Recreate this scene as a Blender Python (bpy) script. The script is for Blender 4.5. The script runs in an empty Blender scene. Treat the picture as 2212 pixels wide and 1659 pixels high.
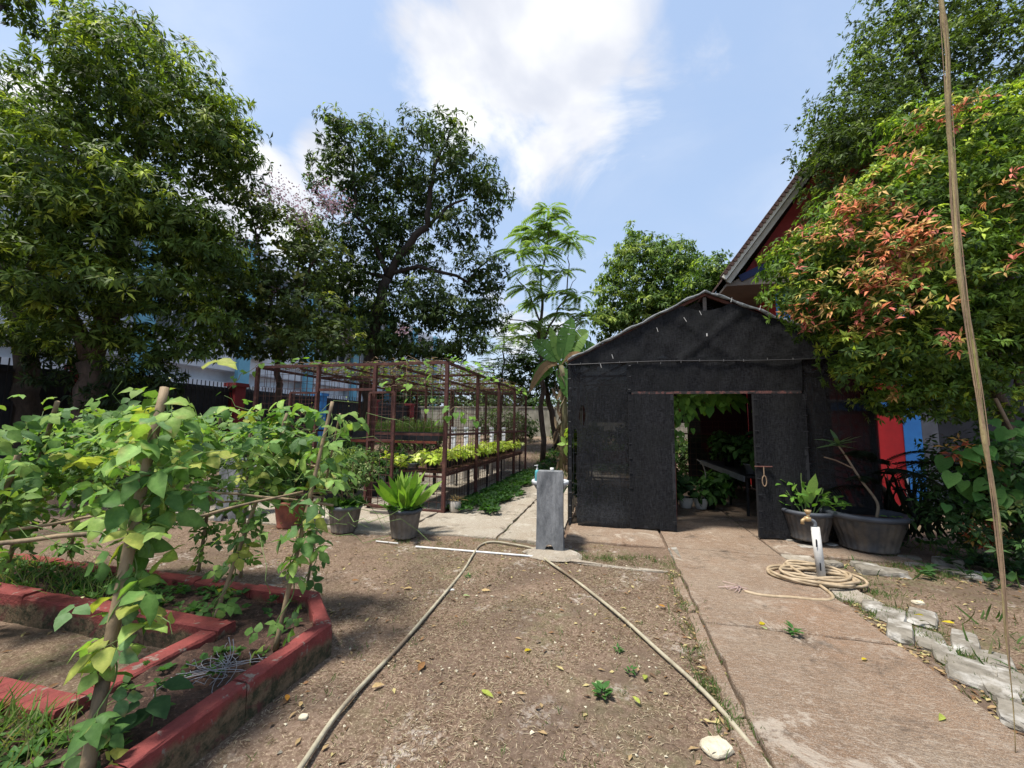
import bpy, math, random
import numpy as np
from mathutils import Matrix, Vector
S=bpy.context.scene
rng=np.random.default_rng(7); random.seed(7)
# ---------------------------------------------------------------- camera
F=870.;YAW=math.radians(13.8);PIT=math.radians(5.94);ROL=math.radians(.8)
f0=np.array([-math.sin(YAW),math.cos(YAW),0]);r0=np.array([math.cos(YAW),math.sin(YAW),0]);u0=np.array([0,0,1.])
fw=f0*math.cos(PIT)+u0*math.sin(PIT);u_=-f0*math.sin(PIT)+u0*math.cos(PIT)
rt=r0*math.cos(ROL)+u_*math.sin(ROL);up=-r0*math.sin(ROL)+u_*math.cos(ROL)
CAM=np.array([0,0,1.6])
cam=bpy.data.cameras.new('camera');co=bpy.data.objects.new('camera',cam);S.collection.objects.link(co)
M=Matrix.Identity(4)
for i in range(3):
    M[i][0]=rt[i];M[i][1]=up[i];M[i][2]=-fw[i];M[i][3]=CAM[i]
co.matrix_world=M
cam.sensor_width=36;cam.lens=36*F/2212;cam.clip_start=.05;cam.clip_end=1500
S.camera=co
def ray(x,y):return rt*(x-1106)/F+up*(829.5-y)/F+fw
def G(x,y,z=0.):
    d=ray(x,y);return CAM+d*(z-1.6)/d[2]
def atY(x,y,v):
    d=ray(x,y);return CAM+d*v/d[1]
def atX(x,y,v):
    d=ray(x,y);return CAM+d*v/d[0]
def dp(x,y,d):return CAM+ray(x,y)*d
# ---------------------------------------------------------------- light
SUN_EL=70;SUN_AZ=-128   # azimuth clockwise from +Y
EXPO=.84
el=math.radians(SUN_EL);az=math.radians(SUN_AZ)
sd=Vector((math.sin(az)*math.cos(el),math.cos(az)*math.cos(el),math.sin(el)))
sl=bpy.data.lights.new('sun','SUN');sl.energy=3.9;sl.angle=math.radians(8);sl.color=(1,.95,.87)
so=bpy.data.objects.new('sun',sl);S.collection.objects.link(so);so.location=(0,0,30)
so.rotation_euler=sd.to_track_quat('Z','Y').to_euler()
S.view_settings.view_transform='Standard';S.view_settings.look='None';S.view_settings.gamma=1;S.view_settings.exposure=EXPO
S.view_settings.use_curve_mapping=False
W=bpy.data.worlds.new('World');S.world=W;W.use_nodes=True
nt=W.node_tree;nt.nodes.clear()
def nd(t,ty,**k):
    n=t.nodes.new(ty)
    for a,b in k.items():
        if a.startswith('i_'):n.inputs[int(a[2:]) if a[2:].isdigit() else a[2:]].default_value=b
        else:setattr(n,a,b)
    return n
def mth(t,op,a,b=None,c=None,clamp=False):
    n=t.nodes.new('ShaderNodeMath');n.operation=op;n.use_clamp=clamp
    for i,v in enumerate((a,b,c)):
        if v is None:continue
        if isinstance(v,(int,float)):n.inputs[i].default_value=v
        else:t.links.new(v,n.inputs[i])
    return n.outputs[0]
def mixc(t,f,a,b,mode='MIX'):
    n=t.nodes.new('ShaderNodeMix');n.data_type='RGBA';n.blend_type=mode
    for i,v in ((0,f),(6,a),(7,b)):
        if isinstance(v,(int,float)):n.inputs[i].default_value=v
        elif isinstance(v,(tuple,list)):n.inputs[i].default_value=(*v[:3],1)
        else:t.links.new(v,n.inputs[i])
    return n.outputs[2]
def ramp(t,v,a,b,c0=(0,0,0),c1=(1,1,1),interp='LINEAR'):
    n=t.nodes.new('ShaderNodeValToRGB');n.color_ramp.interpolation=interp
    e=n.color_ramp.elements;e[0].position=a;e[0].color=(*c0,1);e[1].position=b;e[1].color=(*c1,1)
    t.links.new(v,n.inputs[0]);return n.outputs[0]
def sstep(t,v,a,b):
    n=t.nodes.new('ShaderNodeMapRange');n.interpolation_type='SMOOTHSTEP'
    t.links.new(v,n.inputs[0]);n.inputs[1].default_value=a;n.inputs[2].default_value=b;return n.outputs[0]
def noise(t,vec,scale,detail=4,rough=.55,dist=0.):
    n=t.nodes.new('ShaderNodeTexNoise');n.inputs['Scale'].default_value=scale;n.inputs['Detail'].default_value=detail
    n.inputs['Roughness'].default_value=rough;n.inputs['Distortion'].default_value=dist
    if vec is not None:t.links.new(vec,n.inputs['Vector'])
    return n.outputs[0]
sky=nd(nt,'ShaderNodeTexSky',sky_type='NISHITA',sun_disc=False,sun_elevation=el,sun_rotation=az,altitude=50,air_density=1.3,dust_density=2.2,ozone_density=1.6)
tc=nd(nt,'ShaderNodeTexCoord');dirv=tc.outputs['Generated']
sep=nd(nt,'ShaderNodeSeparateXYZ');nt.links.new(dirv,sep.inputs[0])
zz=mth(nt,'ADD',mth(nt,'ABSOLUTE',sep.outputs[2]),.32)
cmb=nd(nt,'ShaderNodeCombineXYZ')
nt.links.new(mth(nt,'DIVIDE',sep.outputs[0],zz),cmb.inputs[0]);nt.links.new(mth(nt,'DIVIDE',sep.outputs[1],zz),cmb.inputs[1])
cl=cmb.outputs[0]
def blob(px,py,rad,w=1.):
    d=ray(px,py);d=d/np.linalg.norm(d)
    n=nd(nt,'ShaderNodeVectorMath',operation='DOT_PRODUCT');nt.links.new(dirv,n.inputs[0]);n.inputs[1].default_value=tuple(d)
    ang=mth(nt,'ARCCOSINE',mth(nt,'MINIMUM',n.outputs['Value'],1.))
    return mth(nt,'MULTIPLY',mth(nt,'SUBTRACT',1,mth(nt,'DIVIDE',ang,math.radians(rad)),clamp=True),w)
acc=None
for a in ((1120,90,15,1.7),(1000,130,12,1.5),(1260,60,12,1.5),(1230,210,11,1.45),(1190,330,9,1.15),(1380,150,10,.85),(1520,100,8,.7),(880,50,9,.95),(1060,-10,12,1.4),(1290,10,9,1.2),
          (700,345,6,1.6),(560,420,9,1.7),(480,470,8,1.5),(640,480,8,1.4),(740,620,9,1.0),(1100,700,9,.9),(250,500,9,1.),(60,180,6,.8),(1390,340,2.2,.3),(1060,640,6,.8),(1230,720,6,.8)):
    b=blob(*a);acc=b if acc is None else mth(nt,'MAXIMUM',acc,b)
n1=noise(nt,cl,3.0,9,.6,.5);n2=noise(nt,cl,.9,3,.5)
dens=mth(nt,'ADD',acc,mth(nt,'MULTIPLY',mth(nt,'SUBTRACT',n1,.5),2.5))
cover=sstep(nt,dens,.28,.95)
wisp=mth(nt,'MULTIPLY',sstep(nt,mth(nt,'ADD',mth(nt,'MULTIPLY',n2,.6),mth(nt,'MULTIPLY',n1,.4)),.45,.75),.30)
cover=mth(nt,'MAXIMUM',cover,wisp)
horiz=mth(nt,'MULTIPLY',mth(nt,'POWER',mth(nt,'SUBTRACT',1,mth(nt,'ABSOLUTE',sep.outputs[2]),clamp=True),4.),.5)
skyc=mixc(nt,1.0,sky.outputs[0],(1.0,.95,.90),'MULTIPLY')
skyc=mixc(nt,.7,skyc,(1.85,2.5,3.65))
skyc=mixc(nt,horiz,skyc,(3.2,3.6,4.2))
n3=noise(nt,cl,3.1,5,.5,.2)
cloudc=mixc(nt,sstep(nt,n3,.38,.66),(3.0,3.15,3.55),(4.6,4.6,4.6))
skyc=mixc(nt,cover,skyc,cloudc)
bg=nd(nt,'ShaderNodeBackground');bg.inputs[1].default_value=.145
nt.links.new(skyc,bg.inputs[0])
ow=nd(nt,'ShaderNodeOutputWorld');nt.links.new(bg.outputs[0],ow.inputs[0])
try:
    S.cycles.transparent_max_bounces=16;S.cycles.max_bounces=6;S.cycles.diffuse_bounces=3
except Exception:pass
# ---------------------------------------------------------------- materials
def mat(name,c1,c2=None,scale=4.,rough=.8,bump=.3,bscale=40.,metal=0.,c3=None,s3=1.5,thr=(.5,.7),stretch=None,spec=.3,coords='Object',lo=.35,hi=.65):
    m=bpy.data.materials.new(name);m.use_nodes=True;t=m.node_tree
    b=t.nodes['Principled BSDF'];b.inputs['Roughness'].default_value=rough;b.inputs['Metallic'].default_value=metal
    b.inputs['Specular IOR Level'].default_value=spec
    tcn=nd(t,'ShaderNodeTexCoord');v=tcn.outputs[coords]
    if stretch:
        mp=nd(t,'ShaderNodeMapping');mp.inputs['Scale'].default_value=stretch;t.links.new(v,mp.inputs[0]);v=mp.outputs[0]
    c2=c2 or tuple(x*.7 for x in c1)
    col=mixc(t,ramp(t,noise(t,v,scale,8,.62),lo,hi),c1,c2)
    if c3:
        col=mixc(t,ramp(t,noise(t,v,s3,6,.6,.3),*thr),col,c3)
    t.links.new(col,b.inputs['Base Color'])
    if bump:
        bn=nd(t,'ShaderNodeBump');bn.inputs['Strength'].default_value=bump;bn.inputs['Distance'].default_value=.02
        t.links.new(noise(t,v,bscale,6,.65),bn.inputs['Height']);t.links.new(bn.outputs[0],b.inputs['Normal'])
    return m
def leafmat(name,rough=.6,trans=.4,spec=.22,tint=(1.25,1.35,.55)):
    m=bpy.data.materials.new(name);m.use_nodes=True;t=m.node_tree
    b=t.nodes['Principled BSDF'];b.inputs['Roughness'].default_value=rough;b.inputs['Specular IOR Level'].default_value=spec
    at=nd(t,'ShaderNodeAttribute');at.attribute_name='col'
    tcn=nd(t,'ShaderNodeTexCoord')
    nz=noise(t,tcn.outputs['Object'],60,3)
    c=mixc(t,ramp(t,nz,.3,.75),at.outputs['Color'],mixc(t,1.,at.outputs['Color'],(.66,.76,.6),'MULTIPLY'))
    c=mixc(t,mth(t,'MULTIPLY',ramp(t,noise(t,tcn.outputs['Object'],150,3),.62,.70),.4),c,mixc(t,1.,c,(1.9,1.6,1.3),'MULTIPLY'))
    t.links.new(c,b.inputs['Base Color'])
    tr=nd(t,'ShaderNodeBsdfTranslucent');tcol=mixc(t,1.,c,tint,'MULTIPLY');t.links.new(tcol,tr.inputs[0])
    mx=nd(t,'ShaderNodeMixShader');mx.inputs[0].default_value=trans
    t.links.new(b.outputs[0],mx.inputs[1]);t.links.new(tr.outputs[0],mx.inputs[2])
    t.links.new(mx.outputs[0],t.nodes['Material Output'].inputs[0])
    return m
LEAF=leafmat('leaf_surface');LEAFG=leafmat('glossy_leaf_surface',.55,.34,.17);DRY=leafmat('dry_leaf_surface',.8,.2,.1,(1,1,1));PETAL=leafmat('petal_and_shoot_surface',.6,.35,.2,(1,.95,.95))
RUST=mat('rusty_steel',(.115,.042,.033),(.06,.028,.024),14,.8,.4,60,.0,(.19,.09,.06),5,(.55,.75))
WIRE=mat('rusty_wire',(.12,.055,.04),(.07,.04,.035),20,.8,0)
BARK=mat('bark',(.12,.085,.065),(.05,.038,.03),9,.9,.9,25,stretch=(1,1,.35))
BARKD=mat('dark_bark',(.06,.045,.035),(.028,.022,.018),9,.9,.9,25,stretch=(1,1,.35))
BAMB=mat('bamboo',(.30,.22,.13),(.17,.12,.07),9,.7,.3,40,c3=(.07,.055,.035),s3=9,thr=(.5,.66),stretch=(1,1,.35))
SOIL=mat('soil',(.10,.055,.04),(.045,.027,.02),26,.95,1.,60,c3=(.19,.12,.085),s3=60,thr=(.58,.66))
TERRA=mat('terracotta',(.30,.10,.06),(.16,.06,.045),8,.8,.3)
POTG=mat('grey_pot_plastic',(.17,.145,.12),(.10,.085,.07),9,.7,.2,c3=(.24,.20,.16),s3=4,thr=(.45,.8))
RIMG=mat('grey_rim_plastic',(.17,.19,.21),(.12,.13,.145),6,.55,.1)
POTD=mat('black_pot_plastic',(.06,.058,.058),(.035,.034,.034),6,.6,.2,c3=(.17,.135,.10),s3=3.5,thr=(.42,.75))
RIMD=mat('black_rim_plastic',(.075,.083,.098),(.05,.055,.065),6,.5,.1)
WHITEP=mat('white_plastic',(.62,.61,.58),(.48,.47,.44),7,.5,.1,c3=(.3,.27,.22),s3=5,thr=(.62,.85))
BLACKP=mat('black_plastic',(.025,.025,.028),(.015,.015,.017),8,.55,.1)
HOSE=mat('hose_rubber',(.40,.36,.26),(.27,.24,.17),9,.6,.3,50,c3=(.17,.13,.09),s3=3,thr=(.5,.62))
HOSEY=mat('beige_hose_rubber',(.42,.33,.22),(.27,.20,.12),12,.55,.15)
STONE=mat('painted_stone',(.24,.215,.175),(.13,.115,.09),9,.95,.6,30,c3=(.46,.44,.40),s3=4,thr=(.5,.66))
ROCK=mat('pale_rock',(.62,.56,.42),(.42,.37,.27),12,.9,.8,30)
SINKM=mat('grey_cement',(.22,.225,.23),(.09,.095,.10),7,.85,.5,50,c3=(.33,.335,.335),s3=4,thr=(.46,.66),stretch=(1,1,.35))
WHITEW=mat('white_paint',(.74,.75,.78),(.62,.63,.66),2,.7,.1,6)
BLUEW=mat('pale_blue_paint',(.22,.48,.60),(.18,.42,.54),2,.7,.1,6)
GLASSD=mat('dark_glass',(.02,.025,.03),(.03,.035,.04),2,.15,0,spec=.6)
BLACKM=mat('black_metal',(.015,.015,.017),(.025,.025,.027),8,.6,.1)
REDP=mat('red_paint',(.62,.03,.03),(.48,.025,.025),3,.7,.15,15,c3=(.32,.03,.03),s3=2,thr=(.6,.9))
DREDP=mat('dark_red_paint',(.20,.022,.025),(.14,.018,.02),3,.7,.15,15)
BLUEP=mat('blue_paint',(.06,.28,.68),(.05,.22,.56),3,.7,.15,15)
NAVY=mat('navy_paint',(.02,.03,.09),(.015,.022,.07),3,.7,.1)
GREYP=mat('grey_paint',(.17,.17,.18),(.12,.12,.13),3,.8,.15,15)
CREAM=mat('cream_fascia',(.74,.70,.60),(.62,.57,.48),5,.7,.1)
TILE=mat('roof_tile',(.11,.06,.045),(.06,.035,.03),6,.85,.4)
SOFF=mat('soffit_board',(.20,.16,.13),(.16,.125,.10),4,.8,.1)
OLDW=mat('weathered_concrete',(.42,.40,.33),(.22,.21,.17),3,.9,.4,20,c3=(.12,.125,.10),s3=2.2,thr=(.52,.75),stretch=(1,1,.4))
ROPE=mat('aerial_root_fibre',(.42,.34,.17),(.18,.13,.065),18,.9,.9,60,stretch=(1,1,.12),c3=(.30,.30,.10),s3=9,thr=(.5,.7))
PINK=mat('pink_paint_stick',(.6,.45,.4),(.5,.36,.3),5,.8,.1)
TEAL=mat('blue_green_liquid',(.10,.36,.40),(.08,.30,.34),5,.15,0,spec=.6)
BRASS=mat('worn_brass',(.55,.40,.22),(.38,.26,.13),10,.45,.1,metal=.3)
REDBAG=mat('red_plastic_sheet',(.52,.03,.02),(.38,.02,.02),8,.4,.5,20)
STEM=mat('green_stem',(.16,.24,.07),(.11,.17,.05),12,.7,.1)
DSTEM=mat('dry_stem',(.30,.21,.13),(.19,.13,.09),12,.9,.2)
AGLASS=mat('clear_plastic',(.5,.47,.42),(.35,.3,.25),8,.2,0,spec=.5)
# red painted kerb: paint worn off the lower sides
def kerbmat():
    m=mat('red_painted_kerb',(.225,.048,.042),(.16,.036,.032),12,.85,.6,45,c3=(.21,.17,.14),s3=13,thr=(.60,.65))
    t=m.node_tree;b=t.nodes['Principled BSDF'];src=b.inputs['Base Color'].links[0].from_socket
    tcn=nd(t,'ShaderNodeTexCoord');sp=nd(t,'ShaderNodeSeparateXYZ');t.links.new(tcn.outputs['Object'],sp.inputs[0])
    nz=noise(t,tcn.outputs['Object'],5,6,.6)
    h=mth(t,'ADD',sp.outputs[2],mth(t,'MULTIPLY',mth(t,'SUBTRACT',nz,.5),.22))
    dirt=mixc(t,ramp(t,noise(t,tcn.outputs['Object'],16,8,.75),.42,.58),(.15,.105,.062),(.035,.036,.018));dirt=mixc(t,ramp(t,noise(t,tcn.outputs['Object'],7,6,.7,.6),.55,.64),dirt,(.10,.035,.03))
    col=mixc(t,sstep(t,h,.10,.165),dirt,src);t.links.new(col,b.inputs['Base Color']);return m
KERB=kerbmat()
def groundmat():
    m=bpy.data.materials.new('dry_dirt');m.use_nodes=True;t=m.node_tree;b=t.nodes['Principled BSDF'];b.inputs['Roughness'].default_value=.95;b.inputs['Specular IOR Level'].default_value=.1
    v=nd(t,'ShaderNodeTexCoord').outputs['Object']
    c=mixc(t,ramp(t,noise(t,v,1.1,6,.6),.35,.65),(.205,.145,.108),(.16,.107,.077))
    c=mixc(t,ramp(t,noise(t,v,30,8,.7),.42,.62),c,(.10,.064,.042))
    c=mixc(t,mth(t,'MULTIPLY',ramp(t,noise(t,v,70,6,.8),.53,.62),.8),c,(.42,.33,.23))
    c=mixc(t,mth(t,'MULTIPLY',ramp(t,noise(t,v,45,6,.8,1.5),.58,.63),.6),c,(.50,.41,.28))
    gm=mth(t,'MULTIPLY',ramp(t,noise(t,v,.55,5,.6,.4),.50,.66),ramp(t,noise(t,v,9,6,.7),.42,.62))
    c=mixc(t,mth(t,'MULTIPLY',gm,.75),c,(.085,.115,.04))
    c=mixc(t,mth(t,'MULTIPLY',ramp(t,noise(t,v,.9,6,.7,.8),.47,.60),.75),c,(.115,.082,.060))
    wm=mth(t,'MULTIPLY',ramp(t,noise(t,v,1.7,4,.6,.5),.56,.64),ramp(t,noise(t,v,14,7,.75),.5,.57))
    c=mixc(t,mth(t,'MULTIPLY',wm,.6),c,(.50,.45,.39))
    t.links.new(c,b.inputs['Base Color'])
    bn=nd(t,'ShaderNodeBump');bn.inputs['Strength'].default_value=.8;bn.inputs['Distance'].default_value=.02
    t.links.new(mth(t,'ADD',noise(t,v,25,8,.7),mth(t,'MULTIPLY',noise(t,v,120,4,.7),.5)),bn.inputs['Height']);t.links.new(bn.outputs[0],b.inputs['Normal'])
    return m
DIRT=groundmat()
def slabmat(name,c1,c2,pale,brown,stain=(.33,.17,.085)):
    m=bpy.data.materials.new(name);m.use_nodes=True;t=m.node_tree;b=t.nodes['Principled BSDF'];b.inputs['Roughness'].default_value=.9;b.inputs['Specular IOR Level'].default_value=.15
    v=nd(t,'ShaderNodeTexCoord').outputs['Object']
    mp=nd(t,'ShaderNodeMapping');mp.inputs['Scale'].default_value=(.24,1,1);t.links.new(v,mp.inputs[0]);sv=mp.outputs[0]
    c=mixc(t,ramp(t,noise(t,v,1.4,7,.62,.3),.36,.64),c1,c2)
    c=mixc(t,mth(t,'MULTIPLY',ramp(t,noise(t,v,.7,4,.6,.3),.50,.62),.5),c,brown if pale[0]<.52 else c1) if False else mixc(t,mth(t,'MULTIPLY',ramp(t,noise(t,v,.8,4,.6,.4),.52,.66),.42),c,stain)
    br=noise(t,sv,70,4,.7,.5)
    br=noise(t,sv,105,4,.75,.2)
    c=mixc(t,mth(t,'MULTIPLY',ramp(t,br,.46,.58),.55),c,brown)
    c=mixc(t,mth(t,'MULTIPLY',ramp(t,noise(t,sv,60,6,.8,.2),.55,.62),.55),c,pale)
    c=mixc(t,mth(t,'MULTIPLY',ramp(t,noise(t,v,130,4,.8),.52,.60),.6),c,pale)
    c=mixc(t,mth(t,'MULTIPLY',ramp(t,noise(t,v,75,6,.8),.56,.64),.6),c,brown)
    c=mixc(t,mth(t,'MULTIPLY',ramp(t,noise(t,v,3.5,8,.75,.4),.56,.66),.45),c,pale)
    c=mixc(t,mth(t,'MULTIPLY',ramp(t,noise(t,v,2.2,9,.8,.6),.55,.64),.75),c,(.085,.065,.05))
    c=mixc(t,mth(t,'MULTIPLY',ramp(t,noise(t,v,1.3,9,.8,.9),.57,.62),.7),c,pale)
    t.links.new(c,b.inputs['Base Color'])
    bn=nd(t,'ShaderNodeBump');bn.inputs['Strength'].default_value=1.;bn.inputs['Distance'].default_value=.018
    t.links.new(mth(t,'ADD',br,mth(t,'MULTIPLY',noise(t,v,80,5,.7),.6)),bn.inputs['Height']);t.links.new(bn.outputs[0],b.inputs['Normal'])
    return m
SLAB=slabmat('brushed_concrete',(.29,.215,.15),(.25,.16,.10),(.50,.43,.35),(.115,.08,.058))
SLABP=slabmat('pale_brushed_concrete',(.40,.355,.285),(.34,.28,.21),(.58,.54,.46),(.20,.16,.12),(.36,.29,.21))
def netmat(name,transp):
    m=bpy.data.materials.new(name);m.use_nodes=True;t=m.node_tree;b=t.nodes['Principled BSDF'];b.inputs['Roughness'].default_value=.85;b.inputs['Specular IOR Level'].default_value=.1
    v=nd(t,'ShaderNodeTexCoord').outputs['Object']
    sep=nd(t,'ShaderNodeSeparateXYZ');t.links.new(v,sep.inputs[0])
    mp=nd(t,'ShaderNodeMapping');mp.inputs['Scale'].default_value=(1,1,.12);t.links.new(v,mp.inputs[0])
    mp2=nd(t,'ShaderNodeMapping');mp2.inputs['Scale'].default_value=(.15,1,1);t.links.new(v,mp2.inputs[0])
    n1=noise(t,mp.outputs[0],90,3,.7);n2=noise(t,mp2.outputs[0],120,3,.7);n3=noise(t,v,2.5,4,.6)
    w=mth(t,'MULTIPLY',mth(t,'ADD',n1,n2),.5)
    c=mixc(t,ramp(t,w,.40,.62),(.005,.005,.006),(.030,.031,.034))
    c=mixc(t,mth(t,'MULTIPLY',ramp(t,n3,.4,.7),.5),c,(.016,.017,.016))
    t.links.new(c,b.inputs['Base Color'])
    bn=nd(t,'ShaderNodeBump');bn.inputs['Strength'].default_value=.6;bn.inputs['Distance'].default_value=.006;t.links.new(w,bn.inputs['Height']);t.links.new(bn.outputs[0],b.inputs['Normal'])
    tr=nd(t,'ShaderNodeBsdfTransparent');mx=nd(t,'ShaderNodeMixShader')
    fac=mth(t,'MULTIPLY',mth(t,'ADD',mth(t,'MULTIPLY',ramp(t,w,.42,.60,(1,1,1),(0,0,0)),1.2),.35),transp)
    t.links.new(fac,mx.inputs[0])
    t.links.new(b.outputs[0],mx.inputs[1]);t.links.new(tr.outputs[0],mx.inputs[2]);t.links.new(mx.outputs[0],t.nodes['Material Output'].inputs[0])
    return m
NET=netmat('black_shade_net',.09);NET2=netmat('thin_black_shade_net',.13);NET3=netmat('double_black_shade_net',.012)
# ---------------------------------------------------------------- object helpers
COL=S.collection
ORG={}
def props(o,label=None,cat=None,group=None,kind=None):
    if label:o['label']=label
    if cat:o['category']=cat
    if group:o['group']=group
    if kind:o['kind']=kind
    return o
def thing(name,label,cat,loc,group=None):
    o=bpy.data.objects.new(name,None);COL.objects.link(o);o.location=tuple(float(v) for v in loc);o.empty_display_size=.1
    ORG[o.name]=np.array(loc,float);return props(o,label,cat,group)
def setting(name,loc=(0,0,0)):
    o=bpy.data.objects.new(name,None);COL.objects.link(o);o.location=loc;ORG[o.name]=np.array(loc,float);o['kind']='structure';return o
class MB:
    def __init__(s):s.v=[];s.f=[]
    def add(s,vs,fs):
        n=len(s.v);s.v.extend([tuple(map(float,p)) for p in vs]);s.f.extend([tuple(i+n for i in f) for f in fs]);return s
    def box(s,c,d,rz=0.,tilt=None):
        hx,hy,hz=d[0]/2,d[1]/2,d[2]/2
        P=np.array([(x,y,z) for x in(-hx,hx) for y in(-hy,hy) for z in(-hz,hz)])
        R=np.array(Matrix.Rotation(rz,3,'Z'))
        if tilt is not None:R=R@np.array(Matrix.Rotation(tilt[0],3,'X'))@np.array(Matrix.Rotation(tilt[1],3,'Y'))
        P=P@R.T+np.array(c)
        return s.add(P,[(0,1,3,2),(4,6,7,5),(0,4,5,1),(2,3,7,6),(0,2,6,4),(1,5,7,3)])
    def bb(s,a,b):
        a=np.array(a,float);b=np.array(b,float);return s.box((a+b)/2,np.abs(b-a))
    def tube(s,pts,r,n=8,cap=True):
        pts=np.array(pts,float);k=len(pts)
        rr=np.full(k,r) if np.isscalar(r) else np.array(r,float)
        T=np.gradient(pts,axis=0);T/=np.linalg.norm(T,axis=1)[:,None]+1e-9
        ref=np.array([0,0,1.]) if abs(T[0][2])<.9 else np.array([1.,0,0])
        V=[];A=np.cross(T[0],ref);A/=np.linalg.norm(A)
        for i in range(k):
            A=A-T[i]*(A@T[i]);A/=np.linalg.norm(A)+1e-9;B=np.cross(T[i],A)
            for j in range(n):
                a=2*math.pi*j/n;V.append(pts[i]+rr[i]*(A*math.cos(a)+B*math.sin(a)))
        Fc=[(i*n+j,i*n+(j+1)%n,(i+1)*n+(j+1)%n,(i+1)*n+j) for i in range(k-1) for j in range(n)]
        if cap:Fc+=[tuple(range(n))[::-1],tuple((k-1)*n+j for j in range(n))]
        return s.add(V,Fc)
    def bar(s,a,b,w,w2=None):
        return s.beam(a,b,w,w2 or w)
    def beam(s,a,b,w,h):
        a=np.array(a,float);b=np.array(b,float);d=b-a;L=np.linalg.norm(d);d/=L
        ref=np.array([0,0,1.]) if abs(d[2])<.9 else np.array([0,1.,0])
        x=np.cross(d,ref);x/=np.linalg.norm(x);y=np.cross(x,d)
        V=[p+x*sx*w/2+y*sy*h/2 for p in(a,b) for sx,sy in((-1,-1),(1,-1),(1,1),(-1,1))]
        return s.add(V,[(0,3,2,1),(4,5,6,7),(0,1,5,4),(1,2,6,5),(2,3,7,6),(3,0,4,7)])
    def lathe(s,c,prof,n=24,flute=0,nf=14,sx=1,sy=1):
        V=[];k=len(prof)
        for r,z in prof:
            for j in range(n):
                a=2*math.pi*j/n;q=r*(1+flute*(abs(math.sin(nf*a/2))-.5)) if flute else r
                V.append((c[0]+q*math.cos(a)*sx,c[1]+q*math.sin(a)*sy,c[2]+z))
        return s.add(V,[(i*n+j,i*n+(j+1)%n,(i+1)*n+(j+1)%n,(i+1)*n+j) for i in range(k-1) for j in range(n)])
    def prism(s,poly,z0,z1):
        n=len(poly);V=[(p[0],p[1],z0) for p in poly]+[(p[0],p[1],z1) for p in poly]
        return s.add(V,[tuple(range(n))[::-1],tuple(range(n,2*n))]+[(i,(i+1)%n,n+(i+1)%n,n+i) for i in range(n)])
    def grid(s,fn,nu,nv,keep=None):
        V=[fn(i/nu,j/nv) for i in range(nu+1) for j in range(nv+1)]
        Fc=[]
        for i in range(nu):
            for j in range(nv):
                if keep is None or keep((i+.5)/nu,(j+.5)/nv):
                    a=i*(nv+1)+j;Fc.append((a,a+nv+1,a+nv+2,a+1))
        return s.add(V,Fc)
def rootorg(p):
    if p is None:return np.zeros(3)
    return ORG[p.name]
def build(mb,name,m,parent=None,smooth=False,**k):
    o_=rootorg(parent)
    me=bpy.data.meshes.new(name);me.from_pydata([(a-o_[0],b-o_[1],c-o_[2]) for a,b,c in mb.v],[],mb.f)
    me.materials.append(m)
    if smooth:
        for p in me.polygons:p.use_smooth=True
    me.update()
    o=bpy.data.objects.new(name,me);COL.objects.link(o)
    if parent is not None:o.parent=parent
    ORG[o.name]=o_
    return props(o,k.get('label'),k.get('cat'),k.get('group'),k.get('kind'))
def jitter(mb,amp):
    a=np.array(mb.v);a+=rng.normal(0,amp,a.shape);mb.v=[tuple(p) for p in a];return mb
def rock(c,d,rz=0,n=2,amp=.12,rd=.28):
    # irregular broken block
    mb=MB();k=4
    P=[];idx={}
    for i in range(k+1):
        for j in range(k+1):
            for l in range(k+1):
                if 0 in(i,j,l) or k in(i,j,l):
                    idx[i,j,l]=len(P);p=np.array([i/k-.5,j/k-.5,l/k-.5]);q=p/ (np.linalg.norm(p)+1e-6)*.5
                    P.append(p*(1-rd)+q*rd*1.2+rng.normal(0,amp*.2,3))
    Fc=[]
    for i in range(k):
        for j in range(k):
            for q,fl in((0,1),(k,0)):
                for mk in(lambda a,b:(a,b,q),lambda a,b:(a,q,b),lambda a,b:(q,a,b)):
                    Fc.append((idx[mk(i,j)],idx[mk(i+1,j)],idx[mk(i+1,j+1)],idx[mk(i,j+1)]))
    P=np.array(P)*np.array(d);R=np.array(Matrix.Rotation(rz,3,'Z'));P=P@R.T+np.array(c)
    return mb.add(P,Fc)
# ---- leaf scattering
def nrm(a):return a/(np.linalg.norm(a,axis=-1,keepdims=True)+1e-9)
TPL={
 'quad':(np.array([(0,0,0),(.42,-1,.04),(1,0,-.12),(.42,1,.04)]),[(0,1,2),(0,2,3)]),
 'lance':(np.array([(0,0,0),(.45,-1,.03),(.5,0,-.03),(.45,1,.03),(1,0,-.28)]),[(0,1,2),(0,2,3),(1,4,2),(2,4,3)]),
 'ovate':(np.array([(0,0,0),(.12,-.55,.03),(.34,-1,.05),(.72,-.62,-.02),(1,0,-.14),(.72,.62,-.02),(.34,1,.05),(.12,.55,.03),(.36,0,-.02),(.7,0,-.06)]),
   [(0,1,8),(1,2,8),(2,3,9,8),(3,4,9),(4,5,9),(5,6,8,9),(6,7,8),(7,0,8)]),
 'heart':(np.array([(0,0,0),(-.16,-.5,.03),(.02,-.95,.05),(.38,-.95,.03),(.75,-.5,-.03),(1.05,0,-.14),(.75,.5,-.03),(.38,.95,.03),(.02,.95,.05),(-.16,.5,.03),(.35,0,-.03),(.7,0,-.07)]),
   [(0,1,2,10),(2,3,10),(3,4,11,10),(4,5,11),(5,6,11),(6,7,10,11),(7,8,10),(8,9,0,10)]),
 'blade':(np.array([(0,-.5,0),(0,.5,0),(.35,-1,.06),(.35,1,.06),(.7,-.8,.02),(.7,.8,.02),(1,0,-.1)]),[(0,2,3,1),(2,4,5,3),(4,6,5)]),
}
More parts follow.
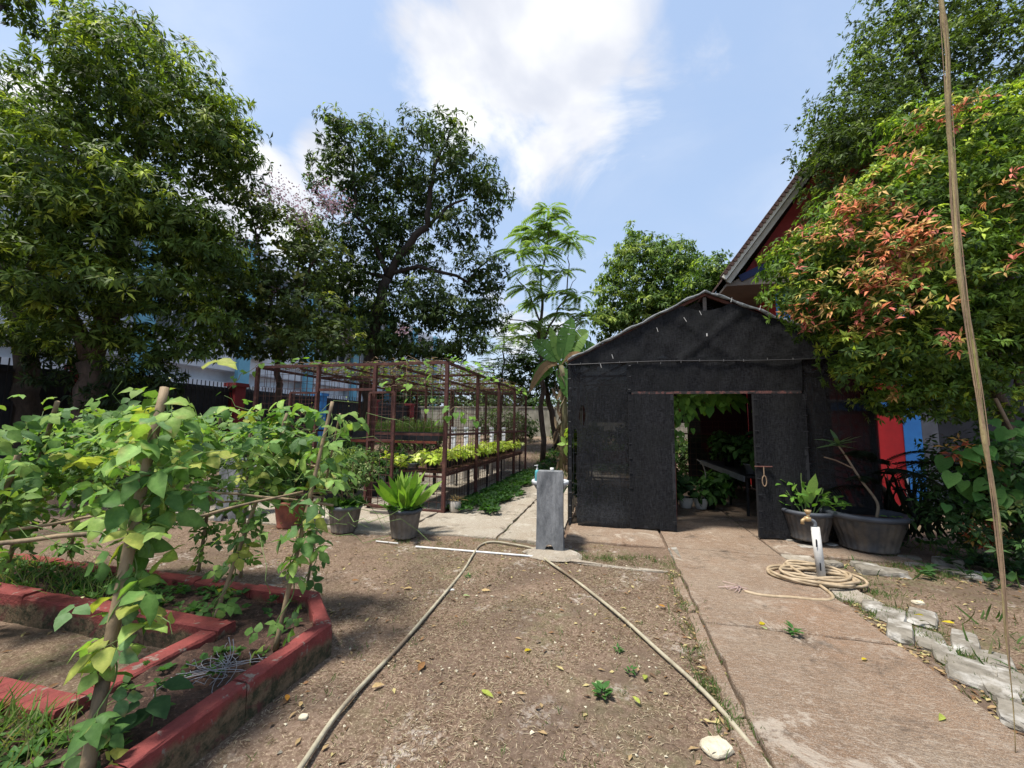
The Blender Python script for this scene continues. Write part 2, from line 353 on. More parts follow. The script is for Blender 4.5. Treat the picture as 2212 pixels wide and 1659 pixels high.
def leaves(name,P,D,N,L,Wd,col,tpl='quad',m=None,parent=None,kind=None,curl=1.,label=None,cat=None,group=None,smooth=True):
    T,Fc=TPL[tpl];P=np.asarray(P,float);D=nrm(np.asarray(D,float));N=np.asarray(N,float)
    B=nrm(np.cross(N,D));N2=np.cross(D,B)
    n=len(P);L=np.broadcast_to(L,(n,));Wd=np.broadcast_to(Wd,(n,))
    V=P[:,None]+D[:,None]*(T[None,:,0:1]*L[:,None,None])+B[:,None]*(T[None,:,1:2]*Wd[:,None,None]*.5)+N2[:,None]*(T[None,:,2:3]*L[:,None,None]*curl)
    k=len(T);V=(V-rootorg(parent)).reshape(-1,3)
    return fastmesh(name,V,Fc,n,k,np.repeat(np.asarray(col,float),k,axis=0),m or LEAF,parent,kind,label,cat,group,smooth)
def fastmesh(name,V,Fc,n,k,colv,m,parent,kind,label=None,cat=None,group=None,smooth=True,link=True):
    loops=np.concatenate([np.array(f) for f in Fc]);ls=np.array([len(f) for f in Fc])
    LI=(loops[None]+np.arange(n)[:,None]*k).ravel();tot=np.tile(ls,n);st=np.concatenate([[0],np.cumsum(tot)[:-1]])
    me=bpy.data.meshes.new(name);me.vertices.add(len(V));me.vertices.foreach_set('co',V.astype(np.float32).ravel())
    me.loops.add(len(LI));me.loops.foreach_set('vertex_index',LI.astype(np.int32))
    me.polygons.add(len(tot));me.polygons.foreach_set('loop_start',st.astype(np.int32))
    try:me.polygons.foreach_set('loop_total',tot.astype(np.int32))
    except Exception:pass
    me.polygons.foreach_set('use_smooth',np.full(len(tot),smooth))
    a=me.attributes.new('col','FLOAT_COLOR','POINT');a.data.foreach_set('color',np.concatenate([colv,np.ones((len(colv),1))],1).astype(np.float32).ravel())
    me.materials.append(m);me.update(calc_edges=True)
    if not link:return me
    o=bpy.data.objects.new(name,me);COL.objects.link(o)
    if parent is not None:o.parent=parent
    ORG[o.name]=rootorg(parent)
    return props(o,label,cat,group,kind)
def rdir(n):
    return nrm(rng.normal(size=(n,3)))
def perp(ax):
    r=rdir(len(ax));return nrm(np.cross(ax,r))
def pick(pal,n,probs=None):
    pal=np.array(pal);i=rng.choice(len(pal),n,p=probs);return pal[i]
def rosettes(P,A,K,L,W,droop,spread=1.0,Lvar=.2,colR=None,cvar=.28,**k):
    """K leaves fanned round axis A at each P"""
    n=len(P);P2=np.repeat(P,K,0);A2=np.repeat(A,K,0)
    ring=perp(A2);s=spread*rng.uniform(.55,1.15,(n*K,1))
    D=nrm(A2*(1.25-s)+ring*s+np.array([0,0,-droop])*rng.uniform(.4,1.4,(n*K,1)))
    N=nrm(A2+np.array([0,0,.7])+.6*rdir(n*K))
    off=D*L*.12
    c=np.repeat(colR,K,0)*np.clip(rng.normal(1,cvar,(n*K,1)),.45,1.7)
    Lv=L*rng.uniform(1-Lvar,1+Lvar,n*K)
    return dict(P=P2+off,D=D,N=N,L=Lv,Wd=W*Lv/L,col=np.clip(c,0,1))
def crown_points(blobs,per_m2,clump=.45,shell=.72,updome=.25,gap=.0,flat=.65):
    """foliage clumps over ellipsoids: blobs (c,(rx,ry,rz)); returns rosette positions, axes, clump id value, height-in-clump"""
    PP=[];AA=[];CC=[]
    for c,r in blobs:
        r=np.array(r,float);area=4*math.pi*((r[0]*r[1])**1.6/3+(r[0]*r[2])**1.6/3+(r[1]*r[2])**1.6/3)**(1/1.6)
        nc=max(6,int(area/(clump**2)*1.15))
        d=rdir(nc);sub=np.array(c)+d*r*rng.uniform(shell,1.03,(nc,1))
        if gap:
            keep=rng.random(nc)>gap;sub=sub[keep];d=d[keep];nc=len(sub)
        m=max(3,int(area*per_m2/nc))
        cid=np.repeat(np.arange(nc),m)
        e=rdir(nc*m);e[:,2]=np.abs(e[:,2])*.9-.25
        cs=clump*rng.uniform(.6,1.3,nc)[cid][:,None]
        p=sub[cid]+e*cs*np.array([1,1,flat])*rng.uniform(.35,1,(nc*m,1))**.5
        ax=nrm(e*.8+nrm(d/np.maximum(r,.1))[cid]*.6+np.array([0,0,updome]))
        PP.append(p);AA.append(ax);CC.append(rng.random(nc)[cid])
    return np.concatenate(PP),np.concatenate(AA),np.concatenate(CC)
def crown(parent,blobs,per_m2,K,L,W,droop,dark,mid,new,pnew=.12,clump=.45,gap=0.,spread=1.,tpl='quad',m=None,name='crown',shell=.72,inner=.25,curl=1.,flat=.65,paletop=True):
    P,A,C=crown_points(blobs,per_m2,clump,shell,gap=gap,flat=flat)
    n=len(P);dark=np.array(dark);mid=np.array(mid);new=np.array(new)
    f=np.clip(rng.random((n,1))*.7+.35*A[:,2:3]+.05,0,1);col=dark*(1-f)+mid*f;col*= (0.75+.5*C[:,None])  # sunlit tops put into the colour: upward-facing rosettes lighter, the rest darker
    isn=(C<pnew)&((A[:,2]>.35) if paletop else True)&(rng.random(n)<.8)  # pale new leaves kept to upward sides, also standing for sunlit tops
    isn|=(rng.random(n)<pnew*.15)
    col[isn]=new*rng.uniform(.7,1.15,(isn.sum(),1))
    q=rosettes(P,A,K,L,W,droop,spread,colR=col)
    if inner:   # bigger leaves inside, interior shade put into their darker colour
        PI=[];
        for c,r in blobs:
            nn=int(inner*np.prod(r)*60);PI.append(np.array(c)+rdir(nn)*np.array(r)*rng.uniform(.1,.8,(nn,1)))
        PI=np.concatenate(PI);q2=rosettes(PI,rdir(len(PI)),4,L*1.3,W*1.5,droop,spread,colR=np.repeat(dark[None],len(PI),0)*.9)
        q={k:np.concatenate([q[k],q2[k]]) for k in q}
    return leaves(name,tpl=tpl,m=m,parent=parent,kind='stuff',curl=curl,**q)
def limb(a,b,ra,rb,sag=.12,n=7,wob=.05):
    a=np.array(a,float);b=np.array(b,float);t=np.linspace(0,1,n)[:,None];L=np.linalg.norm(b-a)
    p=a+(b-a)*t+np.array([0,0,1.])*np.sin(t*math.pi)*sag*L
    w=rng.normal(0,wob*L/3,(n,3));w[0]=0;w[-1]=0;p=p+w
    return p,np.linspace(ra,rb,n)
def hx(x,y):
    """terrain height"""
    def ss(a,b,v):
        t=np.clip((v-a)/(b-a),0,1);return t*t*(3-2*t)
    return .95*ss(14.5,25,y)
# ================================================================= GROUND
def gz(x,y):
    return hx(x,y)+.008*np.sin(x*2.3+y*1.1)+.006*np.sin(x*5.1-y*3.7)+.004*np.sin(x*9+y*8)
xs=np.concatenate([np.array([-400,-200,-100,-60,-40,-28]),np.arange(-20,-8,.5),np.arange(-8,8,.1),np.arange(8,20,.5),np.array([20,30,50,90,200,400])])
ys=np.concatenate([np.array([-60,-20,-5,-1]),np.arange(0,9,.1),np.arange(9,30,.5),np.array([30,40,60,100,200,400,700])])
XX,YY=np.meshgrid(xs,ys,indexing='ij');ZZ=gz(XX,YY)+rng.normal(0,.0025,XX.shape)*(YY<9)
nx,ny=XX.shape
gm=MB();gm.v=list(zip(XX.ravel(),YY.ravel(),ZZ.ravel()))
gm.f=[(i*ny+j,(i+1)*ny+j,(i+1)*ny+j+1,i*ny+j+1) for i in range(nx-1) for j in range(ny-1)]
build(gm,'ground',DIRT,None,True,kind='structure')
# concrete slabs: each a piece of the pavement
pave=setting('pavement')
def slab(x0,x1,y0,y1,h,m,wob=.015,tilt=0.):
    g=.017
    n=max(2,int((x1-x0)/.12));k=max(2,int((y1-y0)/.12))
    mb=MB();ed=[]
    E=lambda a:rng.normal(0,wob)
    top=[(x,y0+g+E(0)) for x in np.linspace(x0+g,x1-g,n)]
    right=[(x1-g+E(0),y) for y in np.linspace(y0+g,y1-g,k)][1:-1]
    back=[(x,y1-g+E(0)*.4) for x in np.linspace(x1-g,x0+g,n)]
    left=[(x0+g+E(0),y) for y in np.linspace(y1-g,y0+g,k)][1:-1]
    poly=top+right+back+left
    c=np.array([(x0+x1)/2,(y0+y1)/2])
    N=len(poly);V=[];
    for s,z in((1.,-.12),(1.,h-.012),(.994,h)):
        for p in poly:
            q=c+(np.array(p)-c)*s;V.append((q[0],q[1],z+tilt*(q[0]-c[0])+float(hx(q[0],q[1]))))
    F=[(a*N+i,a*N+(i+1)%N,(a+1)*N+(i+1)%N,(a+1)*N+i) for a in(0,1) for i in range(N)]+[tuple(2*N+i for i in range(N))]
    return build(mb.add(V,F),'concrete_slab',m,pave)
yy=[-.8,.9,2.08,3.72,5.83]
for a,b in zip(yy[:-1],yy[1:]):slab(.70,2.05,a,b,.045,SLAB,.010)
for a,b in zip([5.83,7.9,10.0],[7.9,10.0,12.3]):
    slab(.70,2.05,a,b,.04,SLAB,.004);slab(-.66,.70,a,b,.036,SLAB if a<6 else SLAB,.004);slab(2.05,3.6,max(a,6.0),b,.034,SLAB,.004)
slab(2.06,2.42,4.55,6.0,.03,SLABP,.02,.01)
xb=[-7.4,-4.62,-3.05,-1.57,-.70];yb=[5.52,7.15,9.6,12.0,14.6]
for i in range(4):
    for j in range(4):
        if (i,j) in((3,3),): continue
        y0=yb[j] if j else (5.42 if i<2 else 5.62)
        slab(xb[i],xb[i+1],y0,yb[j+1],.03+.006*((i+j)%2),SLABP,.012)
slab(-1.1,-.3,14.0,15.6,.03,SLABP,.02);slab(-.7,.3,12.4,13.9,.03,SLABP,.02)
# rough edging strip along the left of the path
def strip_edge(pts,w,nm,m,h=.03):
    for (a,b) in zip(pts[:-1],pts[1:]):
        n_=10;V=[]
        for i in range(n_+1):
            y=a+(b-a)*i/n_;x=.695
            V+=[(x-w+rng.normal(0,.010),y,-.03),(x-w+.015+rng.normal(0,.010),y,h-.012+rng.normal(0,.003)),(x-.03,y,h+rng.normal(0,.003)),(x,y,h+.006)]
        F=[(i*4+k,(i+1)*4+k,(i+1)*4+k+1,i*4+k+1) for i in range(n_) for k in range(3)]+[(0,1,2,3),tuple(n_*4+k for k in(3,2,1,0))]
        build(MB().add(V,F),nm,m,pave)
strip_edge([-.5,1.2,2.6],.10,'edge_strip',SLAB);strip_edge([2.62,3.9],.085,'edge_strip',SLAB);strip_edge([3.95,4.75],.07,'edge_strip',SLAB)
# mortar apron at the sink foot and thin whitewashed edging strips in the dirt
ap=MB();n=18
ap.add([( -.72+.36*math.cos(2*math.pi*i/n)*(1+.12*math.sin(3*i)),5.20+.26*math.sin(2*math.pi*i/n),.01) for i in range(n)]+[(-.72+.30*math.cos(2*math.pi*i/n)*(1+.12*math.sin(3*i)),5.20+.21*math.sin(2*math.pi*i/n),.045) for i in range(n)],
  [(i,(i+1)%n,n+(i+1)%n,n+i) for i in range(n)]+[tuple(n+i for i in range(n))])
build(ap,'mortar_apron',SLABP,pave)
p=MB()
E1=[G(1232,1212,.0),G(1300,1222,.0),G(1380,1232,.0),G(1442,1238,.0)]
for a,b in zip(E1[:-1],E1[1:]):p.beam(a+[0,0,.004],b+[0,0,.004],.05,.022)
jitter(p,.006);build(p,'edging_strip',SLABP,pave)
p=MB().beam(G(1452,1190)+[0,0,.02],G(1472,1235)+[0,0,.02],.09,.05);jitter(p,.01);build(p,'edging_strip',STONE,pave)

# ================================================================= RAISED BED
bed=thing('raised_garden_bed','hexagon ended raised planting bed with red painted concrete kerbs and dark soil','garden bed',(-3.5,1.8,0))
def kerbline(pts,w,h,side,lens=.62,first=.0):
    """kerb blocks along polyline of the outer edge; side=+1 body lies to the left of travel"""
    for a,b in zip(pts[:-1],pts[1:]):
        a=np.array(a,float);b=np.array(b,float);d=b-a;L=np.linalg.norm(d);d/=L;nn=np.array([-d[1],d[0]])*side
        k=max(1,round(L/lens))
        for i in range(k):
            s0=a+d*(L*i/k+.004);s1=a+d*(L*(i+1)/k-.004);m=6
            V=[]
            hh=h+rng.normal(0,.004)
            for j in range(m+1):
                q=s0+(s1-s0)*j/m
                for off,z in((0,-.05),(0,hh*.5),(0+.003,hh-.012),(.014,hh),(w-.014,hh),(w-.002,hh-.012),(w,hh*.5),(w,-.05)):
                    e=rng.normal(0,.0022,3);V.append((q[0]+nn[0]*off+e[0],q[1]+nn[1]*off+e[1],z+e[2]))
            F=[]
            for j in range(m):
                for t in range(7):F.append((j*8+t,j*8+t+1,j*8+t+9,j*8+t+8))
            F+=[tuple(range(8))[::-1],tuple(m*8+t for t in range(8))]
            build(MB().add(V,F),'kerb_block',KERB,bed)
H=.20
kerbline([(-1.92,-.3),(-1.92,1.93),(-1.92,2.62),(-2.37,3.05),(-6.6,3.05)],.11,H,1,.62)
kerbline([(-6.5,2.34),(-2.60,2.34)],.14,H,1,.62);kerbline([(-2.60,2.33),(-2.60,1.65)],.14,H,-1,.6);kerbline([(-2.60,1.642),(-5.2,1.642)],.14,H,1,.62)
# soil ring, lumpy
def insoil(x,y):
    if x>-2.0 or y>2.98 or x<-6.6 or y<-.4:return False
    if x>-2.42 and y>2.62-(x+2.42)*.55+.02 and (x+1.98)+(y-2.62)*1.05>-.02:return False
    if x<-2.66 and 1.56<y<2.42:return False
    return True
sm=MB();sx=np.arange(-6.6,-1.9,.045);sy=np.arange(-.4,3.05,.045)
zz=lambda x,y:.135+.02*math.sin(x*4+y*3)+.012*math.sin(x*11-y*7)+rng.normal(0,.009)
sm.v=[(x,y,zz(x,y)) for x in sx for y in sy];ny=len(sy)
sm.f=[(i*ny+j,(i+1)*ny+j,(i+1)*ny+j+1,i*ny+j+1) for i in range(len(sx)-1) for j in range(ny-1) if insoil(sx[i]+.02,sy[j]+.02)]
build(sm,'soil',SOIL,bed,False)

# ================================================================= WIRE CAGE
X0,X1,Y0,Y1,ZT=-7.25,-2.95,6.94,14.16,2.76
cage=thing('wire_cage','rusty steel framed wire mesh plant cage with climbers along its flat roof','plant cage',(-5.1,10.5,0))
def post(x,y,z0=0,z1=ZT,w=.06):build(MB().bb((x-w/2,y-w/2,z0),(x+w/2,y+w/2,z1)),'post',RUST,cage)
def rail(a,b,w=.05,h=.05,nm='rail'):build(MB().beam(a,b,w,h),nm,RUST,cage)
fx=[X0,-5.74,-4.45,X1];sy=[8.75,10.55,12.4,Y1]
for x in fx:post(x,Y0,w=.065)
for y in sy:post(X1,y);post(X0,y)
for x in (-5.74,-4.45):post(x,Y1)
for x in(-5.1,):
    for y in(8.75,10.55,12.4):post(x,y,w=.045)
rail((X0,Y0,ZT),(X1,Y0,ZT));rail((X1,Y0+.03,ZT),(X1,Y1,ZT));rail((X0,Y0+.03,ZT),(X0,Y1,ZT));rail((X0,Y1,ZT),(X1,Y1,ZT))
for y in sy[:-1]:rail((X0+.03,y,ZT-.01),(X1-.03,y,ZT-.01),.045,.045)
for x in(-6.2,-5.1,-4.0):rail((x,Y0+.03,ZT-.055),(x,Y1-.03,ZT-.055),.04,.04)
rail((X1,Y0+.03,1.42),(X1,Y1,1.42),.04,.045);rail((-4.42,Y0,1.42),(X1-.03,Y0,1.42),.04,.045);rail((X0,Y0+.03,1.42),(X0,Y1,1.42),.04,.04)
rail((X0+.03,Y0,.04),(-5.77,Y0,.04),.04,.04);rail((-4.42,Y0,.05),(X1-.03,Y0,.05),.04,.04);rail((X1,Y0+.03,.05),(X1,Y1,.05),.04,.04);rail((X0,Y1,1.42),(X1,Y1,1.42),.04,.04)
rail((-5.71,Y0,2.27),(-4.48,Y0,2.27),.04,.05);rail((-3.6,Y0,.66),(X1-.03,Y0,.66),.04,.035)
def door(x0,x1,y0,y1,z0=.10,z1=2.2):
    d=build(MB().beam((x0,y0,z0),(x0,y0,z1),.045,.045).beam((x1,y1,z0),(x1,y1,z1),.045,.045).beam((x0,y0,z1),(x1,y1,z1),.04,.04).beam((x0,y0,z0),(x1,y1,z0),.04,.04).beam((x0,y0,1.3),(x1,y1,1.3),.04,.04),'door_frame',RUST,cage)
    w=MB();a=np.array((x0,y0,0.));b=np.array((x1,y1,0.));L=np.linalg.norm(b-a)
    for s in np.arange(.15,L,.15):q=a+(b-a)*s/L;w.beam(q+[0,0,z0],q+[0,0,z1],.006,.006)
    for z in np.arange(z0+.14,z1,.14):w.beam(a+[0,0,z],b+[0,0,z],.006,.006)
    build(w,'door_mesh',WIRE,d,kind='stuff')
door(-4.50,-3.93,6.87,6.80);door(-5.70,-6.22,6.87,6.76)
def wiremesh(o,u,v,nu,nv,r=.0065):
    o=np.array(o,float);u=np.array(u,float);v=np.array(v,float);w=MB()
    for i in range(nu+1):w.beam(o+u*i/nu,o+u*i/nu+v,r,r)
    for j in range(nv+1):w.beam(o+v*j/nv,o+v*j/nv+u,r,r)
    build(w,'wire_mesh',WIRE,cage,kind='stuff')
wiremesh((X0,Y0+.04,.05),(1.5,0,0),(0,0,2.7),10,18);wiremesh((-5.74,Y0+.04,2.29),(1.29,0,0),(0,0,.46),9,3);wiremesh((-4.45,Y0+.04,.05),(1.5,0,0),(0,0,2.7),10,18)
wiremesh((X1-.04,Y0,.05),(0,7.2,0),(0,0,2.7),48,18);wiremesh((X0+.04,Y0,.05),(0,7.2,0),(0,0,2.7),36,14);wiremesh((X0,Y1-.04,.05),(4.3,0,0),(0,0,2.7),28,18)
wiremesh((X0,Y0,ZT+.03),(4.3,0,0),(0,7.2,0),28,42,.006)

# ================================================================= SHADE HOUSE
gx0,gx1,gy,gy1,ze,zp,xp=-.69,3.65,6.8,12.3,2.68,3.74,1.48
sh=thing('shade_house','gable roofed plant shade house wrapped in black shade net with open double doors','shade house',(1.5,9.5,0))
def part(mb,nm,m,**k):return build(mb,nm,m,sh,**k)
def shn(n='frame_post'):return n
for x in(gx0+.03,.33,2.72,gx1-.03):part(MB().bb((x-.025,gy+.01,0),(x+.025,gy+.06,ze)),'frame_post',BLACKM)
for y in(8.6,10.4,gy1):
    for x in(gx0+.03,gx1-.03):part(MB().bb((x-.025,y-.025,0),(x+.025,y+.025,ze)),'frame_post',RUST)
for y in(gy+.03,8.6,10.4,gy1):
    part(MB().beam((gx0,y,ze),(xp,y,zp),.045,.045),'rafter',RUST);part(MB().beam((xp,y,zp),(gx1,y,ze),.045,.045),'rafter',RUST)
    if y>7:part(MB().beam((gx0,y,ze-.02),(gx1,y,ze-.02),.04,.04),'tie_beam',RUST)
part(MB().beam((gx0,gy+.035,ze-.01),(gx1,gy+.035,ze-.01),.04,.04),'tie_beam',RUST)
part(MB().beam((xp,gy,zp-.01),(xp,gy1,zp-.01),.045,.045),'ridge_pole',RUST)
for x in(gx0,gx1):part(MB().beam((x,gy+.06,ze+.0),(x,gy1,ze+.0),.045,.045),'eave_pole',RUST)
part(MB().bb((xp-.025,gy+.015,ze),(xp+.025,gy+.06,zp-.05)),'king_post',mat('old_wood',(.13,.11,.10),(.08,.07,.06),9))
# front wire grid behind net
w=MB()
for x in np.arange(gx0+.08,.33,.15):w.beam((x,gy+.065,.1),(x,gy+.065,ze),.006,.006)
for z in np.arange(.15,ze,.17):w.beam((gx0,gy+.065,z),(.33,gy+.065,z),.006,.006)
for x in np.arange(2.78,gx1,.15):w.beam((x,gy+.065,.1),(x,gy+.065,ze),.006,.006)
for z in np.arange(.15,ze,.17):w.beam((2.72,gy+.065,z),(gx1,gy+.065,z),.006,.006)
part(w,'wire_mesh',mat('grey_wire',(.12,.12,.12)),kind='stuff')
def net(nm,fn,nu,nv,m,keep=None,**k):
    o=part(MB().grid(fn,nu,nv,keep),nm,m,**k)
    for p in o.data.polygons:p.use_smooth=True
    return o
wr=lambda a,b,A=.012:.6*A*(math.sin(a*7+b*3)+.6*math.sin(a*17-b*5)+.4*math.sin(a*31+b*23)+1.1*(1-abs(math.sin(a*5.3+1.7*math.sin(b*2.1))))**4-.9*(1-abs(math.sin(b*4.1+a*1.3)))**5)
# left front panel with sagging loose hem and two torn holes
oval=atY(1258,897,gy);tear=atY(1244,1045,gy)
def keepL(u,v):
    x=gx0+u*1.06;z=.02+v*2.66
    if ((x-oval[0])/.052)**2+((z-oval[2])/.165)**2<1:return False
    c=gx0+.105;wd=.055*max(0,1-abs((z-.95)/.62)**2.2)**.5 if abs(z-.95)<.62 else 0
    if wd and abs(x-(c-.01+.02*math.sin(z*5)))<wd:return False
    if z<.42 and x<gx0+.10+.16*(.42-z) and x>gx0+.05:return False
    return True
def fL(u,v):
    x=gx0+u*1.06;z=.02+v*2.66
    d=.004*math.sin(x*60)*max(0,.9-z)-.035*max(0,(.75-z))*(1+math.sin(x*9))- (.10*math.exp(-((z-.12)/.18)**2)*math.sin(min(1,max(0,(x-gx0)/1.06))*math.pi))
    z2=z-.05*math.sin(u*math.pi)*(1-v)**6
    return (x,gy-.012+d+wr(x,z,.005),z2)
net('net_panel',fL,66,150,NET,keepL)
net('net_panel',lambda u,v:(2.70+u*.97,gy-.008+wr(u,v*2,.006),.04+v*2.64),16,30,NET2)
net('net_panel',lambda u,v:(.26+u*2.50,gy-.045+.02*(1-v)+wr(u*3,v,.007),2.17+v*.54+.012*math.sin(u*9)*(1-v)),50,10,NET3)
# gable sheet with scooped top below the apex
def ztop(x):
    r=ze+(zp-ze)*(1-abs(x-xp)/(xp-gx0)) if x<=xp else ze+(zp-ze)*(1-(x-xp)/(gx1-xp))
    dx=abs(x-xp);sc=3.46+.0*dx+.16*(dx/.44)**2
    return min(r-.005,sc) if dx<.5 else r-.005
def fG(u,v):
    x=gx0+.0+u*(gx1-gx0);z=(ze-.03)*(1-v)+max(ze-.03+.02,ztop(x))*v
    d=.05*math.exp(-((x-xp)/.5)**2)*v
    return (x,gy-.03-d*0+wr(x,z*2,.011)-.022*math.exp(-(((x-xp)+(z-3)*1.2)/.05)**2)-.022*math.exp(-(((x-xp)-(z-3)*1.2)/.05)**2),z)
net('gable_net',fG,90,14,NET3)
tk=MB()
for z in np.arange(.15,2.65,.19):
    for x in(gx0+.03,.31):tk.box((x+rng.normal(0,.006),gy-.055,z+rng.normal(0,.02)),(.03+rng.random()*.02,.006,.008),rng.normal(0,.3))
for x in np.arange(gx0+.2,gx1-.1,.31):tk.box((x+rng.normal(0,.03),gy-.068,ze-.03+rng.normal(0,.01)),(.008,.006,.035),0)
part(tk,'net_tie',mat('grey_twine',(.16,.16,.16),(.09,.09,.09)),kind='stuff')
ln=MB();prev=None
ln.tube([(x,gy-.06+wr(x,0,.004),ze-.03+.012*math.sin(x*2)) for x in np.linspace(gx0,gx1,30)],.008,5)
part(ln,'net_seam',BLACKP)
net('gable_net',lambda u,v:(xp-.5+u*1.0,gy+.12+.25*v,3.3+v*(.44-abs(u-.5)*.45)),10,6,NET)
# roof, side and back nets
def fr(s):
    xa=gx0 if s<0 else gx1
    return lambda u,v:(xa+(xp-xa)*v,gy-.05+u*(gy1-gy+.05),ze+.028+(zp-ze)*v+wr(u*4,v*3,.008)-.02*math.sin(v*math.pi)*abs(math.sin(u*math.pi*3)))
net('roof_net',fr(-1),30,10,NET2);net('roof_net',fr(1),30,10,NET3)
net('side_net',lambda u,v:(gx0-.012,gy+u*(gy1-gy),.05+v*ze*.985),20,10,NET);net('side_net',lambda u,v:(gx1+.012,gy+u*1.2,.05+v*ze*.985),8,10,NET2);net('side_net',lambda u,v:(gx1+.012,gy+1.2+u*(gy1-gy-1.2),.05+v*ze*.985),16,10,NET3)
net('back_net',lambda u,v:(gx0+u*(gx1-gx0),gy1+.012,1.75+v*(ze-1.75)),12,8,NET3);net('back_net',lambda u,v:(2.1+u*(gx1-2.1),gy1+.014,.05+v*1.70),12,8,NET3);net('back_net',lambda u,v:(gx0+u*(gx1-gx0),gy1+.014,ze+v*max(.03,(ztop(gx0+u*(gx1-gx0))-ze))),12,4,NET)
w=MB()
for x in np.arange(gx0,gx1,.15):w.beam((x,gy1,.1),(x,gy1,1.8),.006,.006)
for z in np.arange(.15,1.8,.15):w.beam((gx0,gy1,z),(gx1,gy1,z),.006,.006)
part(w,'wire_mesh',WIRE,kind='stuff')
for z in(.12,1.45):part(MB().beam((gx0,gy1,z),(gx1,gy1,z),.04,.04),'back_rail',RUST)
# rolled plastic edge along the rakes, and the wire clips on it
rollm=mat('grey_tarp_roll',(.22,.235,.24),(.07,.075,.08),10,.6,.6,30)
for s,xa in((-1,gx0),(1,gx1)):
    t=np.linspace(0,1,26);pts=[(xa+(xp-xa)*v,gy-.05+rng.normal(0,.006),ze+.04+(zp-ze)*v+.012*math.sin(v*31)) for v in t]
    part(MB().tube(pts,.022+.007*np.sin(t*44),7),'rolled_edge',rollm)
for (px,py,ang) in((1323,770,1.1),(1420,712,1.1),(1513,676,.9),(1580,648,2.0),(1642,665,2.1),(1733,700,1.7),(1298,790,1.2),(1480,690,.5)):
    q=atY(px,py,gy-.09);part(MB().beam(q-np.array([.022*math.cos(ang),0,-.035]),q+np.array([.022*math.cos(ang),0,-.035]),.007,.007),'clip',WHITEP)
part(MB().bb((1.47,gy-.065,3.04),(1.485,gy-.055,3.085)),'tag',WHITEP)
# lintel rail
part(MB().bb((.33,gy-.075,2.135),(2.72,gy-.03,2.175)),'lintel_rail',mat('worn_red_rail',(.15,.065,.055),(.03,.026,.026),16,.8,.2,lo=.42,hi=.52))
# doors
def shdoor(xa,xb,y0,y1,nm):
    fr_=MB();
    a=np.array((xa,y0,0.));b=np.array((xb,y1,0.))
    for q in(a,b):fr_.beam(q+[0,0,.05],q+[0,0,2.12],.045,.045)
    for z in(.08,2.10):fr_.beam(a+[0,0,z],b+[0,0,z],.04,.04)
    dfr=part(fr_,'door_frame',BLACKM)
    nn=nrm(np.array([b[1]-a[1],-(b[0]-a[0]),0]))*(1 if b[0]>a[0] else -1)
    def f(u,v):
        q=a+(b-a)*(u*1.06-.03)+nn*(.03+wr(u*2,v*3,.005)+.008*math.cos(u*6.28*1.5))
        return (q[0],q[1],.07+v*2.06-(.02*math.sin(u*20)*(v<.05)))
    d=build(MB().grid(f,16,40),'door_net',NET3,dfr,True)
    st=MB()
    for z in np.arange(.2,2.1,.23):
        for q in(a,b):st.box(q+nn*.042+[0,0,z],(.05,.006,.012),0)
    build(st,'net_tie',BLACKP,dfr,kind='stuff')
shdoor(.30,.93,6.74,6.70,'left');shdoor(2.075,2.74,6.68,6.74,'right')
lt=MB().tube([(2.03,6.64,1.06),(2.26,6.64,1.065)],.011,6);part(lt,'door_latch',RUST)
ch=[];
for k in range(13):
    a=2*math.pi*k/12;ch.append((2.145+.028*math.sin(a),6.625,.86+.075*math.cos(a)))
part(MB().tube(ch,.008,5).tube([(2.145,6.63,1.06),(2.145,6.627,.93)],.008,5),'latch_chain',DSTEM)

# ================================================================= BUILDINGS
# two-storey house on the right: steep gable, red wall, blue trims
hs=thing('red_house','red and blue painted house with steep tiled gable and cream fascia behind the shade house','house',(7,12,0))
HY=10.
A=atY(1565,606,HY);Bp=atY(1750,358,HY);sl_=(Bp[2]-A[2])/(Bp[0]-A[0]);rx=float(atY(1800,292,HY)[0]);rz_=A[2]+(rx-A[0])*sl_
wx=3.92;ov=HY+.75
Pt=lambda x,z,y:(x,y,z)
zl=lambda x:A[2]+(x-A[0])*sl_
rx2=9.2;xr=rx2+rx-A[0]
wl=build(MB().bb((wx,ov,0),(xr-1.3,ov+9,5.02)),'wall',REDP,hs)
g=MB().add([(x,y,z) for y in(ov-.02,ov+.15) for x,z in((wx-.9,5.1),(xr-.4,5.1),(rx2,rz_-.35),(rx,rz_-.35))],[(0,1,2,3),(7,6,5,4),(0,4,5,1),(1,5,6,2),(2,6,7,3),(3,7,4,0)])
build(MB().bb((rx,HY-.05,rz_+.03),(rx2,HY+10.1,rz_+.13)),'roof_top',TILE,hs);build(MB().bb((rx,HY-.07,rz_-.27),(rx2,HY-.02,rz_+.02)),'fascia_board',TILE,hs)
build(g,'gable_wall',mat('maroon_wall',(.34,.06,.065),(.28,.05,.055),4,.8,.2),hs)
